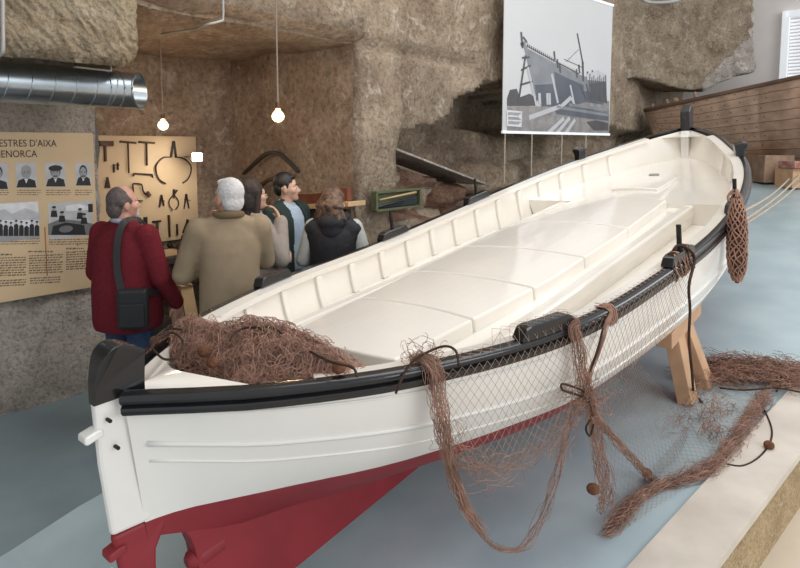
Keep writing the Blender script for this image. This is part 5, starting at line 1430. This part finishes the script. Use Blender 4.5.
def _osheer(f): return zA + (zM - zA) * (f / .52) if f < .52 else zM + .25 * (f - .52)
def ohalf(f): return .06 + .95 * math.sin(min(1, f / .62 + .02) * math.pi / 2) ** .85
def okeel(f): return lerp(zA - .62, zA - 1.02, min(1, f / .22) ** .6)
def op(f, q, sd, off=0):
    h = osheer(f); k = okeel(f); a = lerp(1.3, 2.2, min(1, f * 1.8)); c = lerp(1.1, .75, min(1, f * 1.8))
    w_ = .03 + (ohalf(f) - .03) * (1 - q ** a) ** c
    z = lerp(h, k, q); base = V((Wa.x, Wa.y, 0)) - WN_ * .85 * 0 + WD * f + WU * (.22 * (1 - f) ** 6 * q)
    ctr = base - WN_ * (ohalf(.5) * .9 * min(1, f / .5))
    return ctr + WN_ * sd * (w_ + off) + Z * z
FS = [i / 40 for i in range(41)]
for k in range(9):
    q0_, q1_ = k / 9, (k + 1) / 9 - .006
    for sd in (1, -1):
        mb = MB(); rows = []
        for f in FS:
            rows.append([op(f, q0_, sd), op(f, (q0_ + q1_) / 2, sd), op(f, q1_, sd), op(f, q1_ + .003, sd, -.012)])
        mb.grid(rows); mb.build('plank', M['oldwood'], old, smooth=False)
mb = MB()
for sd in (1, -1): mb.tube([op(f, 0, sd, .012) for f in FS], .035, 6)
mb.build('rail', M['oldwood_dark'], old, smooth=True)
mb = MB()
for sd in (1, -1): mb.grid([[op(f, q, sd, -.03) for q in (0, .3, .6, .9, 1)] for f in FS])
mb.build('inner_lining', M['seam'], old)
mb = MB(); mb.tube([(op(0, q / 8, 1) + op(0, q / 8, -1)) / 2 + WU * .0 for q in range(9)], [.05] * 9, 8); mb.build('stem', M['oldwood'], old, smooth=True)
for x, y in ((652, 104), (666.5, 99.5), (675, 98.5), (694.5, 92)):
    a = at(x, y, 10.75 - (x - 652) * .012); b = a - Z * (.16 if x != 694.5 else .2) + WU * .05
    mb = MB(); mb.tube([a, b], .025 if x != 675 else .045, 8); mb.build('frame_head', M['oldwood'], old)
mb = MB()
for k in range(9):
    for i in range(1, 11):
        f = (i + .5 * (k % 2) + .2 * math.sin(k * 5 + i)) / 20; c = op(f, (k + .45) / 9, 1, .003); mb.ell(c, (.009, .009, .009), nu=6, nv=4)
tr_ = mb.build('trenail', M['seam'], old); tr_['kind'] = 'stuff'
# its blocks
for (x0, y0, x1, y1, D_, lab, m, dd2) in ((753, 155, 783, 180, 9.9, 'low brown timber block under the weathered wooden boat', 'oldwood', .3), (783, 168, 803, 184, 9.3, 'small wooden block near the mooring ropes, under the weathered boat', 'pine', .22)):
    a, b = at(x0, y1, D_), at(x1, y0, D_); g_ = rampat((a + b) / 2)
    zb_ = min(a.z, g_); zb_ = g_
    mb = MB(); mb.box(V(((a.x + b.x) / 2, (a.y + b.y) / 2, (zb_ + b.z) / 2)), V(((b.x - a.x) / 2, 0, 0)), V((0, dd2, 0)), Z * ((b.z - zb_) / 2))
    tag(mb.build('wood_block', M[m], bevel=.01), lab, 'block')
mb = MB(); a, b = at(786, 168, 9.2), at(802, 161, 9.2); mb.box((a + b) / 2, V(((b.x - a.x) / 2, 0, 0)), V((0, .2, 0)), Z * ((b.z - a.z) / 2))
tag(mb.build('wedge', mat('faded_red_white', srgb(196, 168, 156), .7, col2=srgb(158, 92, 76), scale=9), bevel=.01), 'faded red and white chock on top of the small wooden block', 'chock')
# mooring ropes
for (a, b, lab) in (((738, 214), (790, 178), 'upper pale mooring rope from the bow to the small wooden block'), ((735, 226), (801, 174), 'middle pale mooring rope from the bow to the small wooden block'), ((734, 231), (806, 177), 'lower pale mooring rope from the bow to the small wooden block')):
    p_ = gp(.66, 1, .0, -.30); A_ = at(a[0], a[1], 5.1); Bq = at(b[0], b[1], 9.25)
    mb = MB(); pts = [A_.lerp(Bq, i / 20) - Z * (.05 * math.sin(math.pi * i / 20)) for i in range(21)]
    mb.tube(pts, .013, 6); tag(mb.build('mooring_rope', M['rope'], smooth=True), lab, 'rope')
# ------------------------------------------------------------------ light and camera
w = bpy.data.worlds.new('World'); C_sc = bpy.context.scene; C_sc.world = w; w.use_nodes = True
w.node_tree.nodes['Background'].inputs['Color'].default_value = (.93, .96, 1.0, 1)
w.node_tree.nodes['Background'].inputs['Strength'].default_value = .72
def area(name, loc, target, sx, sy, power, col=(1, 1, 1)):
    l = bpy.data.lights.new(name, 'AREA'); l.shape = 'RECTANGLE'; l.size = sx; l.size_y = sy; l.energy = power; l.color = col
    o = bpy.data.objects.new(name, l); C.objects.link(o); o.location = loc
    o.rotation_euler = (V(target) - V(loc)).to_track_quat('-Z', 'Y').to_euler(); return o
area('ceiling_softlight', RM(3.6, -.9, 6.2), RM(3.6, -1.9, .8), 3.2, 5.5, 165, (1, .98, .95))
area('entrance_daylight', RM(1.5, 5.5, 3.6), RM(3, -2.5, .8), 4, 3, 170, (.95, .97, 1))
area('far_daylight', RM(9.5, 3.2, 5.0), RM(9.5, -3.5, 1.6), 3.5, 3, 170, (.96, .98, 1))
def point(name, loc, power, col, r=.03):
    l = bpy.data.lights.new(name, 'POINT'); l.energy = power; l.color = col; l.shadow_soft_size = r
    o = bpy.data.objects.new(name, l); C.objects.link(o); o.location = loc; return o
point('bulb_light', b1 - Z * .02, 32, (1, .76, .52), .05)
point('bulb_light', b2 - Z * .02, 32, (1, .76, .52), .05)
sl = bpy.data.lights.new('tool_spot', 'SPOT'); sl.energy = 26; sl.color = (1, .90, .74); sl.spot_size = R(115); sl.spot_blend = .9; sl.shadow_soft_size = .05
so = bpy.data.objects.new('tool_spot', sl); C.objects.link(so); so.location = sc_ + VH * .05 - UH * .02; so.rotation_euler = (tp(168, 172) - so.location).to_track_quat('-Z', 'Y').to_euler()
cam = bpy.data.cameras.new('camera'); co = bpy.data.objects.new('camera', cam); C.objects.link(co)
cam.sensor_width = 36; cam.lens = 36 * F / 800; cam.shift_y = (CY - 284) / 800
co.location = EYE; co.rotation_euler = (math.pi / 2 - PITCH, 0, 0)
cam.clip_start = .05
C_sc.camera = co
C_sc.view_settings.view_transform = 'Standard'
C_sc.view_settings.look = 'None'
C_sc.view_settings.exposure = 0.0
